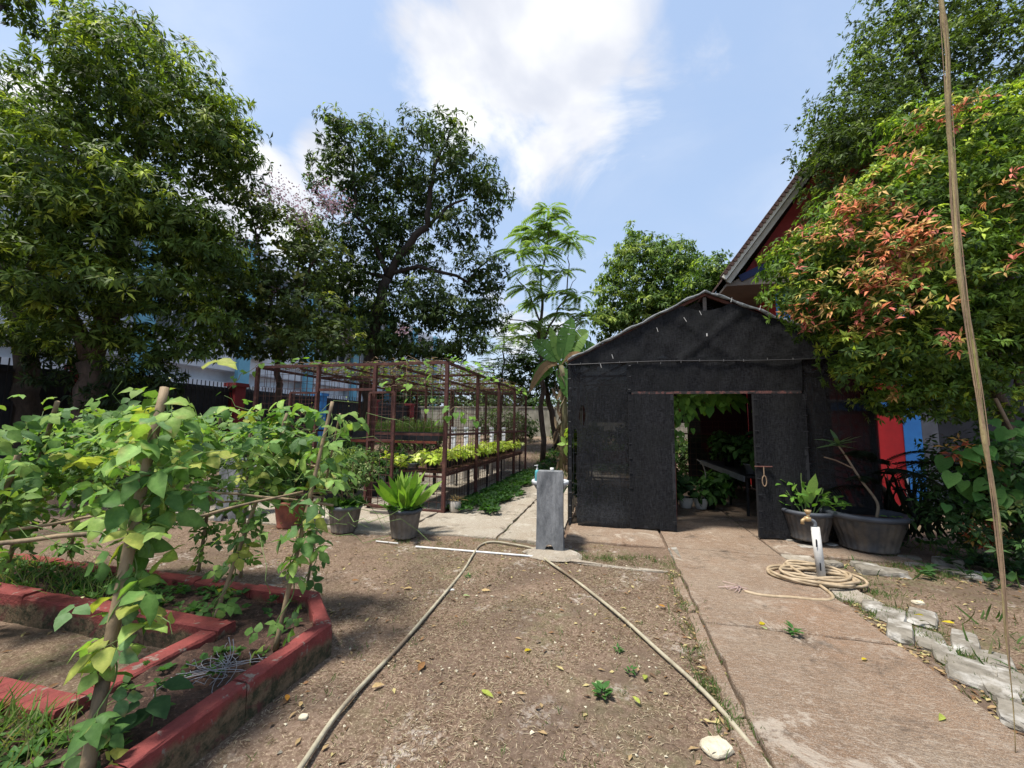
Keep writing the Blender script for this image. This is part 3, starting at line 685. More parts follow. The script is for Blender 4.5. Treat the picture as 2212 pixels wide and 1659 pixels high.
# roof planes with tile courses
def roofside(s):
    mb=MB();nb=34
    xa=A[0] if s<0 else xr
    for i in range(nb):
        u0_,u1_=i/nb,(i+1)/nb
        xb_=rx if s<0 else rx2;x0=xa+(xb_-xa)*u0_;x1=xa+(xb_-xa)*u1_;z0=A[2]+(rz_-A[2])*u0_+.10;z1=A[2]+(rz_-A[2])*u1_+.10
        for (ya) in (HY-.05,):
            mb.add([(x0,ya,z0+.03),(x1,ya,z1-.01),(x1,ya+10.2,z1-.01),(x0,ya+10.2,z0+.03),(x0,ya,z0-.03),(x0,ya+10.2,z0-.03),(x1,ya,z1-.06),(x1,ya+10.2,z1-.06)],[(0,1,2,3),(0,3,5,4),(0,4,6,1),(4,5,7,6)])
    return mb
build(roofside(-1),'roof_slope',TILE,hs);build(roofside(1),'roof_slope',TILE,hs)
tl=[MB().bb((-.06,0,-.045),(.06,.25,.0)).v]
base=None
for i in range(34):
    u=i/34;x0=A[0]+(rx-A[0])*u;z0=A[2]+(rz_-A[2])*u+.15
    if base is None:
        base=build(MB().tube([(x0,HY-.15,z0),(x0,HY+.2,z0)],.05,8),'edge_tile',TILE,hs);bx,bz=x0,z0
    else:
        c=base.copy();COL.objects.link(c);c.parent=hs;c.location=(x0-bx,0,z0-bz)
dirr=np.array([rx-A[0],0,rz_-A[2]]);dirr/=np.linalg.norm(dirr)
for off,hh,yy_,m in((.04,.12,HY-.07,CREAM),(-.09,.11,HY+.0,mat('dull_fascia',(.45,.42,.36),(.34,.31,.26),5))):
    n_=np.array([-dirr[2],0,dirr[0]]);a=np.array([A[0],yy_,A[2]])+n_*off;b=np.array([rx,yy_,rz_])+n_*off
    build(MB().beam(a,b,.05,hh) if False else MB().add([a-n_*hh/2+[0,-.03,0],b-n_*hh/2+[0,-.03,0],b+n_*hh/2+[0,-.03,0],a+n_*hh/2+[0,-.03,0],a-n_*hh/2+[0,.03,0],b-n_*hh/2+[0,.03,0],b+n_*hh/2+[0,.03,0],a+n_*hh/2+[0,.03,0]],[(0,1,2,3),(7,6,5,4),(0,4,5,1),(3,2,6,7),(0,3,7,4)]),'fascia_board',m,hs)
# underside of the verge and boxed eave
build(MB().add([(A[0]+.1,HY+.05,A[2]-.05),(rx,HY+.05,rz_-.05),(rx,ov,rz_-.05),(A[0]+.1,ov,A[2]-.05)],[(0,1,2,3)]).add([(A[0]+.1,HY+.05,A[2]-.0),(rx,HY+.05,rz_+.0),(rx,ov,rz_+.0),(A[0]+.1,ov,A[2]+.0)],[(3,2,1,0)]),'verge_soffit',mat('red_soffit',(.45,.09,.09),(.38,.075,.075),3),hs)
build(MB().bb((A[0]+.05,HY+.06,A[2]-.12),(wx+.3,ov+9,A[2]-.06)),'eave_soffit',SOFF,hs)
build(MB().add([(A[0]+.12,HY+.10,A[2]-.06),(wx+.6,HY+.10,A[2]-.06),(wx+.6,HY+.10,A[2]+1.0),(A[0]+.12,HY+.30,A[2]-.06),(wx+.6,HY+.30,A[2]-.06),(wx+.6,HY+.30,A[2]+1.0)],[(0,1,2),(5,4,3)]),'eave_return',SOFF,hs)
build(MB().beam((A[0]+.35,HY+.085,A[2]+.05),(wx+1.2,HY+.085,A[2]+1.05),.03,.16),'trim_band',NAVY,hs)
# painted stripes and a dark grey end band on the wall (proud 4 mm panels)
def band(x0,x1,z0,z1,m,d=.02):build(MB().bb((x0,ov-d,z0),(x1,ov-.001,z1)),'painted_band',m,hs)
q1=atY(1957,1000,ov)[0];q2=atY(1996,1000,ov)[0];q3=atY(2032,1000,ov)[0]
band(wx-.005,wx+.28,3.2,5.02,BLUEP,.03);band(q1,q2,0,5.0,BLUEP);band(q2+.003,q3,0,5.0,GREYP);band(q3+.003,q3+2.4,0,5.,mat('charcoal_wall',(.04,.04,.045),(.03,.03,.033),3))
band(wx+.02,q1-.003,2.05,2.25,BLUEP)
band(wx+.29,q1-.003,2.26,2.30,WHITEW,.04)
build(MB().tube([(q1-.62,ov-.07,2.2),(q1-.60,ov-.07,0)],.035,8),'downpipe',WHITEP,hs)
build(MB().tube([(q1-.05,ov-.05,.62),(q1-.03,ov-.05,0)],.03,8),'downpipe',WHITEP,hs)
# white block on the left with pale blue pillars
bx_=-20.;ob=thing('school_building','long white three storey block with pale blue pillars behind the left trees','building',(-25,22,0))
bp=lambda mb,nm,m:build(mb,nm,m,ob)
bp(MB().bb((bx_-9,-8,0),(bx_-.6,46,11.6)),'wall',WHITEW)
ac0=None
for f,(z0,z1) in enumerate(((0,3.7),(4.35,5.9),(7.6,8.9),(10.9,11.8))):
    bp(MB().bb((bx_-.6,-8,z0 if f else 0),(bx_,46,z1)),'spandrel',WHITEW)
pil=None
for y in np.arange(-7.,46,5.):
    if pil is None:
        pil=bp(MB().bb((bx_+.0,y-.35,0),(bx_+.25,y+.35,11.9)),'pillar',BLUEW);py0=y
    else:
        c=pil.copy();COL.objects.link(c);c.parent=ob;c.location=(0,y-py0,0)
wf=None
for y in np.arange(-7.,41,5.):
    for z0,z1 in((3.75,4.3),(5.95,7.55),(8.95,10.85)):
        if z0<4:continue
        for k in range(2):
            ya=y+.45+k*2.1;w_=MB()
            wo=build(MB().bb((bx_-.42,ya,z0),(bx_-.36,ya+.07,z1)).bb((bx_-.42,ya+1.88,z0),(bx_-.36,ya+1.95,z1)).bb((bx_-.42,ya+.95,z0),(bx_-.36,ya+1.0,z1)).bb((bx_-.42,ya+.07,z1-.08),(bx_-.36,ya+1.88,z1-.01)),'window',WHITEW,ob)
            build(MB().bb((bx_-.5,ya,z0+.0),(bx_-.421,ya+1.95,z1)),'pane',GLASSD,wo)
for y,z in((13.4,3.0),(12.0,5.1),(18.4,3.0),(23.5,5.1),(19.,5.2)):
    acu=bp(MB().bb((bx_+.01,y-.42,z),(bx_+.34,y+.42,z+.58)),'air_conditioner',WHITEP)
    build(MB().tube([(bx_+.342,y-.08,z+.28),(bx_+.36,y-.08,z+.28)],.21,16),'fan_grille',GLASSD,acu)
# sloping canopy roof right of it
for (y0,z) in((22.,8.1),(22.,9.0)):
    bp(MB().add([(bx_,y0,z+.5),(bx_+2.2,y0,z-.2),(bx_+2.2,y0+8,z-.2),(bx_,y0+8,z+.5),(bx_,y0,z+.35),(bx_+2.2,y0,z-.35),(bx_+2.2,y0+8,z-.35),(bx_,y0+8,z+.35)],[(0,1,2,3),(7,6,5,4),(0,4,5,1),(1,5,6,2),(2,6,7,3)]),'canopy',NAVY if z>8.5 else BLUEW)
# perimeter fence at the left
fX=-13.;fn=thing('boundary_fence','tall black barred boundary fence with dark red pillars behind the left trees','fence',(fX,16,0))
fp=lambda mb,nm,m,**k:build(mb,nm,m,fn,**k)
fp(MB().bb((fX-.1,-4,0),(fX+.1,30,.95)),'base_wall',mat('dark_wall',(.05,.045,.05),(.03,.03,.035),3,.85,.3))
fp(MB().bb((fX-.12,-4,.955),(fX-.08,30,2.8)),'backing_sheet',mat('dark_sheet',(.03,.034,.04),(.02,.022,.028),5,.7,.1))
for z in(1.15,1.9,2.65):fp(MB().bb((fX-.02,-4,z),(fX+.03,30,z+.06)),'rail',BLACKM)
w=MB()
for y in np.arange(-4,30,.14):w.bb((fX+.031,y-.01,.95),(fX+.05,y+.01,2.95))
fp(w,'fence_bars',BLACKM,kind='stuff')
for i,y in enumerate(np.arange(-1.3,31,4.3)):
    m=DREDP if i!=4 else BLUEP
    fp(MB().bb((fX-.2,y-.2,0),(fX+.2,y+.2,2.85)).bb((fX-.27,y-.27,2.851),(fX+.27,y+.27,2.98)),'pillar',m)
# grey back fence wall
bw=thing('concrete_boundary_wall','stained pale concrete panel wall closing the far end of the yard','wall',(-5,26,0))
for i,x in enumerate(np.arange(-18,14,2.4)):
    z=.85
    build(MB().bb((x+.08,25.97,z-.3),(x+2.32,26.06,z+1.95)),'wall_panel',OLDW,bw);build(MB().bb((x-.1,25.9,z-.3),(x+.075,26.1,z+2.02)),'wall_post',OLDW,bw)
    build(MB().bb((x+.08,25.93,z+1.955),(x+2.32,26.1,z+2.03)),'wall_coping',OLDW,bw)
# ================================================================= TREES
def tree(nm,label,cat,base,group=None):return thing(nm,label,cat,base,group)
def limbs(root,segs,m=BARK,nm='trunk'):
    first=True
    for a,b,ra,rb in segs:
        p,r=limb(a,b,ra,rb);build(MB().tube(p,r,9),nm if first else 'limb',m,root,True);first=False
DM=(.048,.084,.022);MM=(.165,.225,.045);NM=(.48,.54,.10)
def gnd(x,y):return float(gz(x,y))
# -- big mango on the left
def pB(px,py,d,rx,ry=None,rz=None):
    """ellipsoid blob at a place d metres deep; radii in metres"""
    return (dp(px,py,d),(rx,ry or rx,rz or rx*.8))
base=dp(190,930,8.6);base[2]=0
t1=tree('mango_tree','large dense mango tree with thick leaning trunk and bright upper leaves, at the far left','tree',base)
fork=dp(195,780,8.8)
limbs(t1,[(base,fork,.30,.24),(fork,dp(260,520,9),.2,.09),(fork,dp(60,560,8.3),.16,.07),(fork,dp(330,600,8.8),.13,.05),(dp(260,520,9),dp(330,250,9.5),.1,.04),(dp(260,520,9),dp(120,300,9),.09,.04)])
bl=[pB(90,730,8.6,.6,.7,.3),pB(300,795,8.6,.5,.6,.25),pB(400,745,9,.5,.6,.3),pB(450,700,9.2,.5,.6,.35),pB(150,770,8.8,.4,.5,.25),pB(470,560,9.2,.55,.7,.35),pB(430,480,9.2,.6,.7,.4),pB(330,235,9.6,1.9,1.9,1.6),pB(420,300,9.4,1.2,1.3,1.1),pB(275,118,9.9,1.05,1.2,.75),pB(215,215,9.6,1.1),pB(480,330,9.3,.55,.7,.75),
    pB(60,330,8.8,1.5,1.5,.9),pB(170,400,8.3,1.5,1.5,.85),pB(330,440,8.4,1.0,1.2,.6),pB(40,480,7.8,1.2,1.3,.7),pB(230,500,8.3,1.3,1.3,.7),
    pB(380,520,8.8,.85,1,.6),pB(110,600,7.8,1.2,1.3,.6),pB(290,620,8.2,1.0,1.2,.55),pB(400,640,9.2,.6,.8,.4),pB(230,700,8.3,.8,1,.4),pB(30,700,8.6,.8,1,.5),pB(330,735,8.6,.55,.7,.35)]
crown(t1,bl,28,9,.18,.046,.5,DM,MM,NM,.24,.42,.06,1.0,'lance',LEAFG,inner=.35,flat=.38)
base=dp(60,960,9.2);base[2]=0
t2=tree('mango_tree','second mango trunk, dark and curved, half hidden at the left edge','tree',base)
limbs(t2,[(base,dp(60,830,9.2),.26,.22),(dp(60,830,9.2),dp(20,640,9.3),.22,.14),(dp(20,640,9.3),dp(-60,420,9.5),.12,.06)],BARKD)
crown(t2,[pB(-60,330,9.8,1.5),pB(40,220,10.6,1.3,1.3,.7),pB(-120,560,9,1.4),pB(-40,210,11,1.1,1.1,.5)],14,8,.2,.05,.55,DM,MM,NM,.1,.5,.05,1.,'lance',LEAFG)
base=np.array([-9.,3.2,0.])
t3=tree('tree','tree whose leafy branch tip pokes in at the top left corner','tree',base)
limbs(t3,[(base,(-9,3,4.5),.22,.15),((-9,3,4.5),dp(10,10,7.2),.12,.03)],BARKD)
crown(t3,[pB(8,-8,7.3,.36,.5,.30)],20,8,.16,.045,.5,DM,MM,NM,.03,.2,.1,1.,'lance',LEAFG)
# -- middle mango, open crown with dark branch
base=dp(790,930,15.);base[2]=gnd(base[0],base[1])
t4=tree('mango_tree','tall open crowned mango tree with a crooked dark branch behind the wire cage','tree',base)
T=lambda x,y,d=15.:dp(x,y,d)
limbs(t4,[(base,T(800,760),.24,.2),(T(800,760),T(838,600),.2,.17),(T(838,600),T(925,490),.17,.12),(T(925,490),T(935,380),.11,.07),(T(935,380),T(975,290),.07,.03),(T(845,590),T(1010,610),.09,.05),(T(1010,610),T(1060,560),.05,.03),(T(838,600),T(770,470),.10,.05),(T(770,470),T(760,330),.06,.03),(T(925,490),T(1010,430),.07,.03),(T(838,600),T(740,600),.07,.03)],BARKD)
bl=[pB(770,310,15,1.15,1.3,.85),pB(745,400,15,1.2,1.3,1.),pB(860,350,15.2,1.0,1.3,.75),pB(975,300,15,.8,1.1,.75),pB(1000,370,15,1.1,1.2,.8),pB(900,280,15.5,.55,.9,.4),pB(1055,425,15,.75,1,.6),
    pB(800,500,15.2,1.1,1.4,.8),pB(700,520,15.2,1.1,1.3,.8),pB(1000,500,15.3,1.0,1.2,.6),pB(1040,590,15,.85,1.2,.75),pB(900,570,15.6,.7,1,.45),
    pB(760,640,15.2,1.3,1.3,.8),pB(880,680,15.3,1.2,1.3,.7),pB(990,680,15.2,1.2,1.3,.75),pB(1010,740,15,.7,1,.4),pB(860,750,15.5,1.1,1.2,.45),pB(940,760,15.5,1.1,1.2,.4),pB(700,700,15.6,1.0,1.2,.6)]
bl+=[pB(850,440,16.2,1.5,1.2,1.1),pB(930,430,16,1.,1.2,.8),pB(880,520,16.2,1.2,1.2,.6),pB(820,590,15.6,1.2,1.2,.7),pB(930,640,15.4,1.2,1.2,.7),pB(800,720,15.6,1.4,1.2,.7),pB(720,610,15.6,1.0,1.2,.7),pB(1050,680,15.5,.7,1,.7)]
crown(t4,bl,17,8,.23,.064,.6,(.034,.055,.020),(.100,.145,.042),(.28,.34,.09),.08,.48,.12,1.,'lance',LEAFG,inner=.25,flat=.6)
# -- crape myrtle with pink flower sprays
base=dp(590,930,11.5);base[2]=0
t5=tree('crape_myrtle','spreading crape myrtle with thin stems and pale pink flower sprays left of the cage','tree',base)
T=lambda x,y,d=11.8:dp(x,y,d)
limbs(t5,[(base,T(600,780),.1,.08),(T(600,780),T(560,560),.07,.03),(T(600,780),T(680,560),.07,.03),(T(560,560),T(525,410),.03,.012),(T(600,780),T(700,640),.05,.02),(T(560,600),T(450,560),.03,.012),(T(640,620),T(660,450),.03,.01)],BARK)
bl=[pB(570,450,11.8,.55,.8,.35),pB(535,430,11.8,.45,.7,.25),pB(620,500,11.8,.9,.9,.5),pB(520,560,11.6,.95,1,.55),pB(640,590,11.6,1.1,1.1,.65),pB(560,650,11.2,1.1,1.1,.55),pB(690,680,11,1.0,1.1,.5),pB(480,650,11.4,.8,.9,.5),
    pB(560,740,10.8,1.0,1.,.45),pB(660,750,10.5,.9,.9,.35),pB(740,740,10.8,.7,.8,.35),pB(480,740,11,.7,.8,.4),pB(700,560,11.8,.8,.9,.5)]
bl+=[pB(470,520,12,.7,.8,.45),pB(430,600,12,.7,.8,.45),pB(520,640,12,1.,1,.6),pB(600,700,11.5,1.,1,.5)]
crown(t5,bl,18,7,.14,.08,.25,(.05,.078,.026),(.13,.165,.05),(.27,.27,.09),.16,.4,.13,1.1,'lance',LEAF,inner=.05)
fl=[];
for (px,py,n,s) in((508,410,60,.3),(570,425,60,.32),(600,410,90,.3),(640,440,90,.3),(700,425,170,.35),(722,445,150,.32),(540,530,60,.35),(745,735,60,.16),(752,725,50,.14),(595,620,30,.2),(655,470,80,.3),(870,715,25,.12)):
    c=dp(px,py,11.4);fl.append(c+rng.normal(0,1,(n*2,3))*np.array([s,s,s*.9])*.7)
fl=np.concatenate(fl);n=len(fl)
leaves('flower_sprays',fl,rdir(n),rdir(n),.055,.05,pick([(.55,.36,.48),(.48,.28,.42),(.62,.48,.55),(.3,.2,.22)],n),'quad',PETAL,t5,'stuff')
# -- second shrubby mass under the left mango, ornamental understorey
base=dp(330,950,8.4);base[2]=0
s1=tree('shrub','dark leafy shrub between the mango trunk and the dark red pillar','shrub',base)
limbs(s1,[(base,dp(320,860,8.4),.04,.02)],BARKD,'stem')
crown(s1,[pB(310,830,8.5,.6,.6,.5),pB(250,860,8.6,.5,.5,.45),pB(130,800,8.8,.5,.5,.4)],16,7,.16,.042,.4,(.018,.035,.014),(.045,.07,.025),(.1,.13,.04),.05,.3,.1,1.,'lance',LEAF)
base=dp(400,920,8.9);base[2]=.0
gcl=thing('tall_grass_clump','upright clump of tall grass blades beside the dark red fence pillar','grass clump',base)
n=130;P=base+np.stack([rng.normal(0,.16,n),rng.normal(0,.16,n),rng.uniform(0,.75,n)],1);P[:,2]+=.4
leaves('blades',P,np.stack([rng.normal(0,.45,n),rng.normal(0,.45,n),np.ones(n)],1),rdir(n),rng.uniform(.4,.8,n),.02,pick([(.06,.12,.03),(.10,.17,.05),(.04,.09,.03)],n),'blade',LEAF,gcl,'stuff')
# -- feathery tall tree
def fronds(root,tips,nf,fl_,pairs,lf,colA,colB,nm='fronds',up=.35,lw=.3,droop=.35):
    P=[];D=[];N=[];C=[]
    for tp in tips:
        for k in range(nf):
            a=rng.uniform(0,2*math.pi);u=rng.uniform(up-.35,up+.5);d=nrm(np.array([math.cos(a),math.sin(a),u]));L=fl_*rng.uniform(.7,1.2)
            side=nrm(np.cross(d,[0,0,1.]));col=(np.array(colA)*(q:=rng.random())+np.array(colB)*(1-q))
            t=np.linspace(.2,1,pairs)[:,None];c=tp+d*L*t+np.array([0,0,-1.])*droop*L*t**2
            tang=nrm(d-np.array([0,0,1.])*2*droop*t)
            for s in(-1,1):
                P.append(c);D.append(nrm(side*s+tang*.5+np.array([0,0,-.15])));N.append(np.repeat([[0,0,1.]],pairs,0)+rng.normal(0,.25,(pairs,3)));C.append(np.repeat(col[None],pairs,0))
    P=np.concatenate(P);n=len(P)
    return leaves(nm,P,np.concatenate(D),np.concatenate(N),lf,lf*lw,np.concatenate(C)*rng.uniform(.8,1.2,(n,1)),'quad',LEAF,root,'stuff')
base=dp(1172,945,17);base[2]=gnd(base[0],base[1])
t6=tree('feathery_tree','slender tall tree with tiered feathery fronds against the sky, right of the cage','tree',base)
T=lambda x,y,d=17.:dp(x,y,d)
limbs(t6,[(base,T(1170,800),.12,.1),(T(1170,800),T(1168,620),.08,.05),(T(1168,620),T(1185,500),.04,.02),(T(1170,760),T(1225,640),.05,.03),(T(1225,640),T(1228,550),.03,.015),(T(1168,700),T(1115,600),.04,.02),(T(1170,720),T(1100,690),.03,.02),(T(1190,720),T(1255,690),.03,.02),(T(1225,640),T(1245,600),.02,.01)],BARK)
tips=[T(*a,17+rng.uniform(-.8,.8)) for a in ((1182,455),(1185,480),(1150,500),(1135,510),(1180,500),(1215,505),(1235,520),(1228,545),(1165,545),(1190,555),(1120,545),(1108,550),(1150,580),(1185,590),(1215,590),(1245,580),(1140,620),(1170,630),(1200,640),(1235,630),(1250,640),(1110,640),(1150,660),(1180,670),(1215,675),(1250,680),(1265,690),(1105,690),(1130,700),(1160,710),(1195,715),(1230,700),(1120,730))]
fronds(t6,tips[::2]+tips[1:6:2],15,.98,13,.20,(.20,.30,.10),(.32,.42,.15),up=.30,droop=.5,lw=.34)
# lower tree in front of it (small, with thin crooked trunk, by the banana)
base=atY(1204,948,20.);base[2]=gnd(base[0],base[1])
t7=tree('small_tree','small dark tree with a thin curved trunk before the far wall, near the banana','tree',base)
T=lambda x,y,d=20:dp(x,y,d)
limbs(t7,[(base,T(1180,840),.17,.12),(T(1180,840),T(1190,740),.09,.05),(T(1180,840),T(1120,780),.06,.03)],BARK)
crown(t7,[pB(1180,770,20,1.7,1.4,1.0),pB(1130,800,20,1.4,1.3,.7),pB(1210,810,20,1.2,1.2,.8),pB(1150,840,20,1.2,1.,.5),pB(1190,730,20,1.0,1.,.6)],9,8,.17,.07,.3,(.022,.048,.018),(.055,.10,.03),(.12,.17,.05),.08,.5,.12,1.,'quad',LEAF,inner=.15)
fronds(t7,[T(rng.uniform(1060,1240),rng.uniform(740,850),19.5) for _ in range(26)],8,.7,8,.17,(.04,.08,.025),(.08,.13,.04),'feather_twigs')
base=dp(1080,945,20);base[2]=gnd(base[0],base[1])
t8=tree('small_tree','light airy young tree between the big mango and the feathery tree','tree',base)
limbs(t8,[(base,dp(1085,830,20),.08,.05),(dp(1085,830,20),dp(1090,720,20),.05,.02)],BARK)
fronds(t8,[dp(rng.normal(1078,24),rng.uniform(705,880),20+rng.normal(0,.6)) for _ in range(34)],8,.6,8,.15,(.05,.09,.03),(.11,.17,.05))
# -- round trees behind the shade house
base=dp(1400,945,20);base[2]=gnd(base[0],base[1])
t9=tree('round_tree','rounded dense green tree rising behind the left half of the shade house','tree',base)
limbs(t9,[(base,dp(1400,780,20),.25,.2),(dp(1400,780,20),dp(1400,600,20),.18,.08)],BARKD)
bl=[pB(1400,600,20,2.3,1.8,1.8),pB(1330,650,20,1.2,1.3,1.6),pB(1450,560,20,1.2,1.2,1.0),pB(1375,545,20,.9,1,.8),pB(1480,640,19.8,1.4,1.3,1.5),pB(1330,710,20,1.1,1.2,.7),pB(1420,680,19.5,1.8,1.5,1.1),pB(1370,510,20,.3,.4,.5)]
crown(t9,bl,15,8,.24,.08,.75,(.05,.09,.024),(.15,.23,.05),(.38,.46,.10),.30,.55,.06,1.,'lance',LEAF,inner=.2,paletop=False)
base=dp(1580,945,17);base[2]=gnd(base[0],base[1])
t10=tree('round_tree','broad yellow-green tree behind the ridge of the shade house, under the house eave','tree',base)
limbs(t10,[(base,dp(1570,760,17),.2,.15)],BARKD)
bl=[pB(1540,585,17,.9,1.1,.65),pB(1590,600,17,1.0,1.1,.7),pB(1510,620,17,.7,1,.6),pB(1570,640,17,1.5,1.4,.8),pB(1640,640,17,1.1,1.1,.9),pB(1550,690,17,1.5,1.3,.7),pB(1640,700,17,1.2,1.2,.8)]
crown(t10,bl,15,8,.2,.08,.3,(.045,.085,.022),(.12,.20,.04),(.36,.46,.09),.36,.45,.06,1.1,'lance',LEAF,inner=.3)
# -- dark tree top right, in front of the gable
base=dp(2150,960,8.8);base[2]=0
t11=tree('dark_tree','tall dark small leaved tree overhanging the steep gable at the top right','tree',base)
T=lambda x,y,d=8.6:dp(x,y,d)
limbs(t11,[(base,T(2150,700),.2,.16),(T(2150,700),T(2050,300),.15,.07),(T(2150,700),T(2200,250),.12,.06),(T(2050,300),T(1880,300),.06,.02),(T(2050,300),T(1960,100),.06,.02)],BARKD)
bl=[pB(1860,330,8.4,1.05,1.1,.8),pB(1800,290,8.0,.6,.7,.55),pB(1830,330,7.8,.6,.6,.4),pB(1880,260,7.9,.7,.6,.5),pB(1830,230,8.4,.6,.7,.5),pB(1810,390,8.3,.55,.8,.4),pB(1930,210,8.5,1.2,1.2,.9),pB(1885,120,8.6,.55,.8,.6),pB(1990,90,8.7,1.1,1.2,.9),pB(2080,180,8.4,1.5,1.3,1.1),pB(2160,80,8.8,1.4,1.3,1.),pB(2020,300,8.2,1.3,1.2,.8),pB(1960,10,8.8,.9,1,.5),pB(2110,-10,8.8,1.4,1.2,.6),pB(1790,440,8.2,.4,.6,.3),pB(2200,250,8.2,1.1,1.1,.9)]
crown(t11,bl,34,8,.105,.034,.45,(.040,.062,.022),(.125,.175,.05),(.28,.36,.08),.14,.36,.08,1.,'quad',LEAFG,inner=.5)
# -- lilly pilly with red new shoots
base=dp(2188,1010,5.6);base[2]=0
t12=tree('lilly_pilly_tree','big bushy lilly pilly with orange red shoot tips beside the shade house','tree',base)
T=lambda x,y,d=5.4:dp(x,y,d)
limbs(t12,[(base,T(2150,820),.09,.07),(T(2150,820),T(2080,600),.06,.03),(T(2150,820),T(2190,560),.06,.03),(base,T(2210,780),.06,.04),(T(2150,820),T(1950,720),.04,.02),(dp(1950,1120,6.0)*[1,1,0],dp(1870,1010,5.9),.06,.04)],BARK)
bl=[pB(2200,330,5.6,.8,.8,.6),pB(2205,450,5.6,.8,.8,.6),pB(2000,690,5.5,.9,.8,.6),pB(1960,830,5.4,.5,.5,.3),pB(2080,760,5.6,.8,.7,.5),pB(1780,600,5.5,.5,.5,.4),pB(2130,300,5.4,.95,.8,.6),pB(1990,300,5.4,.45,.6,.4),pB(2030,430,5.3,.85,.8,.6),pB(1900,450,5.3,.6,.7,.45),pB(1800,500,5.3,.42,.5,.35),pB(1760,560,5.25,.45,.5,.4),pB(2150,480,5.3,.9,.8,.7),pB(1950,570,5.1,.9,.8,.55),
    pB(1800,650,5.1,.55,.6,.45),pB(1720,620,5.2,.34,.45,.35),pB(1900,690,5.0,.7,.7,.5),pB(2060,640,5.1,.85,.8,.6),pB(2180,650,5.2,.8,.8,.7),pB(1850,760,4.95,.38,.5,.25),pB(1960,770,5.0,.6,.7,.3),pB(2100,770,5.2,.7,.7,.35),pB(1880,810,4.95,.32,.4,.17),pB(1950,850,5.0,.4,.4,.16),pB(2010,880,5.1,.45,.4,.16),pB(1920,880,5.4,.3,.3,.10),pB(2120,870,5.2,.5,.5,.25),pB(2060,830,5.2,.45,.5,.2),pB(1700,560,5.3,.22,.3,.25)]
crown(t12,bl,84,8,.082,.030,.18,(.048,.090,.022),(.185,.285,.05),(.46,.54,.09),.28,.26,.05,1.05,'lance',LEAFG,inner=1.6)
# red shoot tips
P=[];A=[]
for (px,py,n,s) in((2090,235,50,26),(1990,260,30,24),(1950,330,30,22),(1960,345,22,20),(1840,430,60,26),(1800,470,46,24),(1760,520,40,24),(1850,470,30,22),(1890,425,40,20),(1960,480,50,30),(2000,530,60,30),(2010,510,40,26),(1930,520,40,26),(1950,545,50,26),(1880,600,60,30),(1920,620,50,26),(1900,560,44,24),(1940,570,44,24),(1860,590,26,18),(1760,660,34,18),(1730,690,30,20),(1900,665,20,16),(1860,700,24,20),(2060,740,22,14),(2010,650,14,16),(1945,700,12,16),(1820,530,14,20),(2130,440,12,30),(2180,390,14,20),(1900,740,8,14),(2180,560,10,16),(1740,590,10,14),(1930,850,14,12),(2100,630,10,26)):
    q=[dp(rng.normal(px,s*1.35),rng.normal(py,s*.95),4.62+rng.uniform(-.12,.2)+(.35 if px<1800 else 0)) for _ in range(int(n*.36))]
    P+=q
P=np.array(P);
# push the shoots out to the surface of the crown, towards the open side
def surf(P,bl,out=.03):
    C=np.array([b[0] for b in bl]);R=np.array([b[1] for b in bl]);best=None
    d=nrm(CAM-P);Q=P+0
    ts=np.linspace(3.2,-1.5,95)
    done=np.zeros(len(P),bool)
    for t in ts:
        X=P+d*t
        inside=((((X[:,None]-C[None])/(R[None]*1.06))**2).sum(2)<1).any(1)
        hit=inside&~done;Q[hit]=X[hit];done|=hit
    return Q+d*out*rng.uniform(0,3,(len(P),1)),done
P,ok=surf(P,bl);P=P[ok]
A=nrm(nrm(CAM-P)*.55+np.array([-.35,0,.75])+.3*rdir(len(P)))
colR=pick([(.72,.23,.12),(.72,.31,.13),(.68,.19,.15),(.66,.40,.15),(.46,.36,.10)],len(P))
q=rosettes(P,A,6,.098,.027,.12,1.0,colR=colR);leaves('red_shoots',tpl='lance',m=PETAL,parent=t12,kind='stuff',**q)
# -- understorey on the right: mixed shrubs and large leaved creeper
base=np.array([3.75,4.9,0.])
u1=tree('shrub','low mixed shrub with small glossy leaves along the right edge under the lilly pilly','shrub',base)
build(MB().tube([base,base+[0,0,.6]],.02,6),'stem',BARKD,u1)
bl=[pB(2060,1010,5.0,.30,.4,.36),pB(2130,1070,4.8,.5,.5,.4),pB(2090,1130,4.8,.45,.4,.25),pB(2180,1150,4.5,.45,.5,.35),pB(2200,1010,4.6,.45,.5,.5),pB(2050,1090,5,.25,.3,.25)]
crown(u1,bl,60,6,.085,.032,.15,(.018,.042,.016),(.055,.11,.03),(.16,.2,.05),.12,.22,.05,1.1,'lance',LEAFG,inner=2.)
P=np.concatenate([dp(1,1,1)[None]*0+np.array([dp(px+rng.normal(0,14),py+rng.normal(0,12),4.55) for _ in range(n)]) for px,py,n in((2110,1150,9),(2140,1170,12),(2060,985,6),(2140,990,5),(2080,960,5))])
leaves('red_shoots',tpl='lance',m=PETAL,parent=u1,kind='stuff',**rosettes(P,nrm(np.tile([[-.2,-.5,.8]],(len(P),1))),6,.09,.028,.1,1.,colR=pick([(.5,.12,.06),(.5,.26,.07)],len(P))))
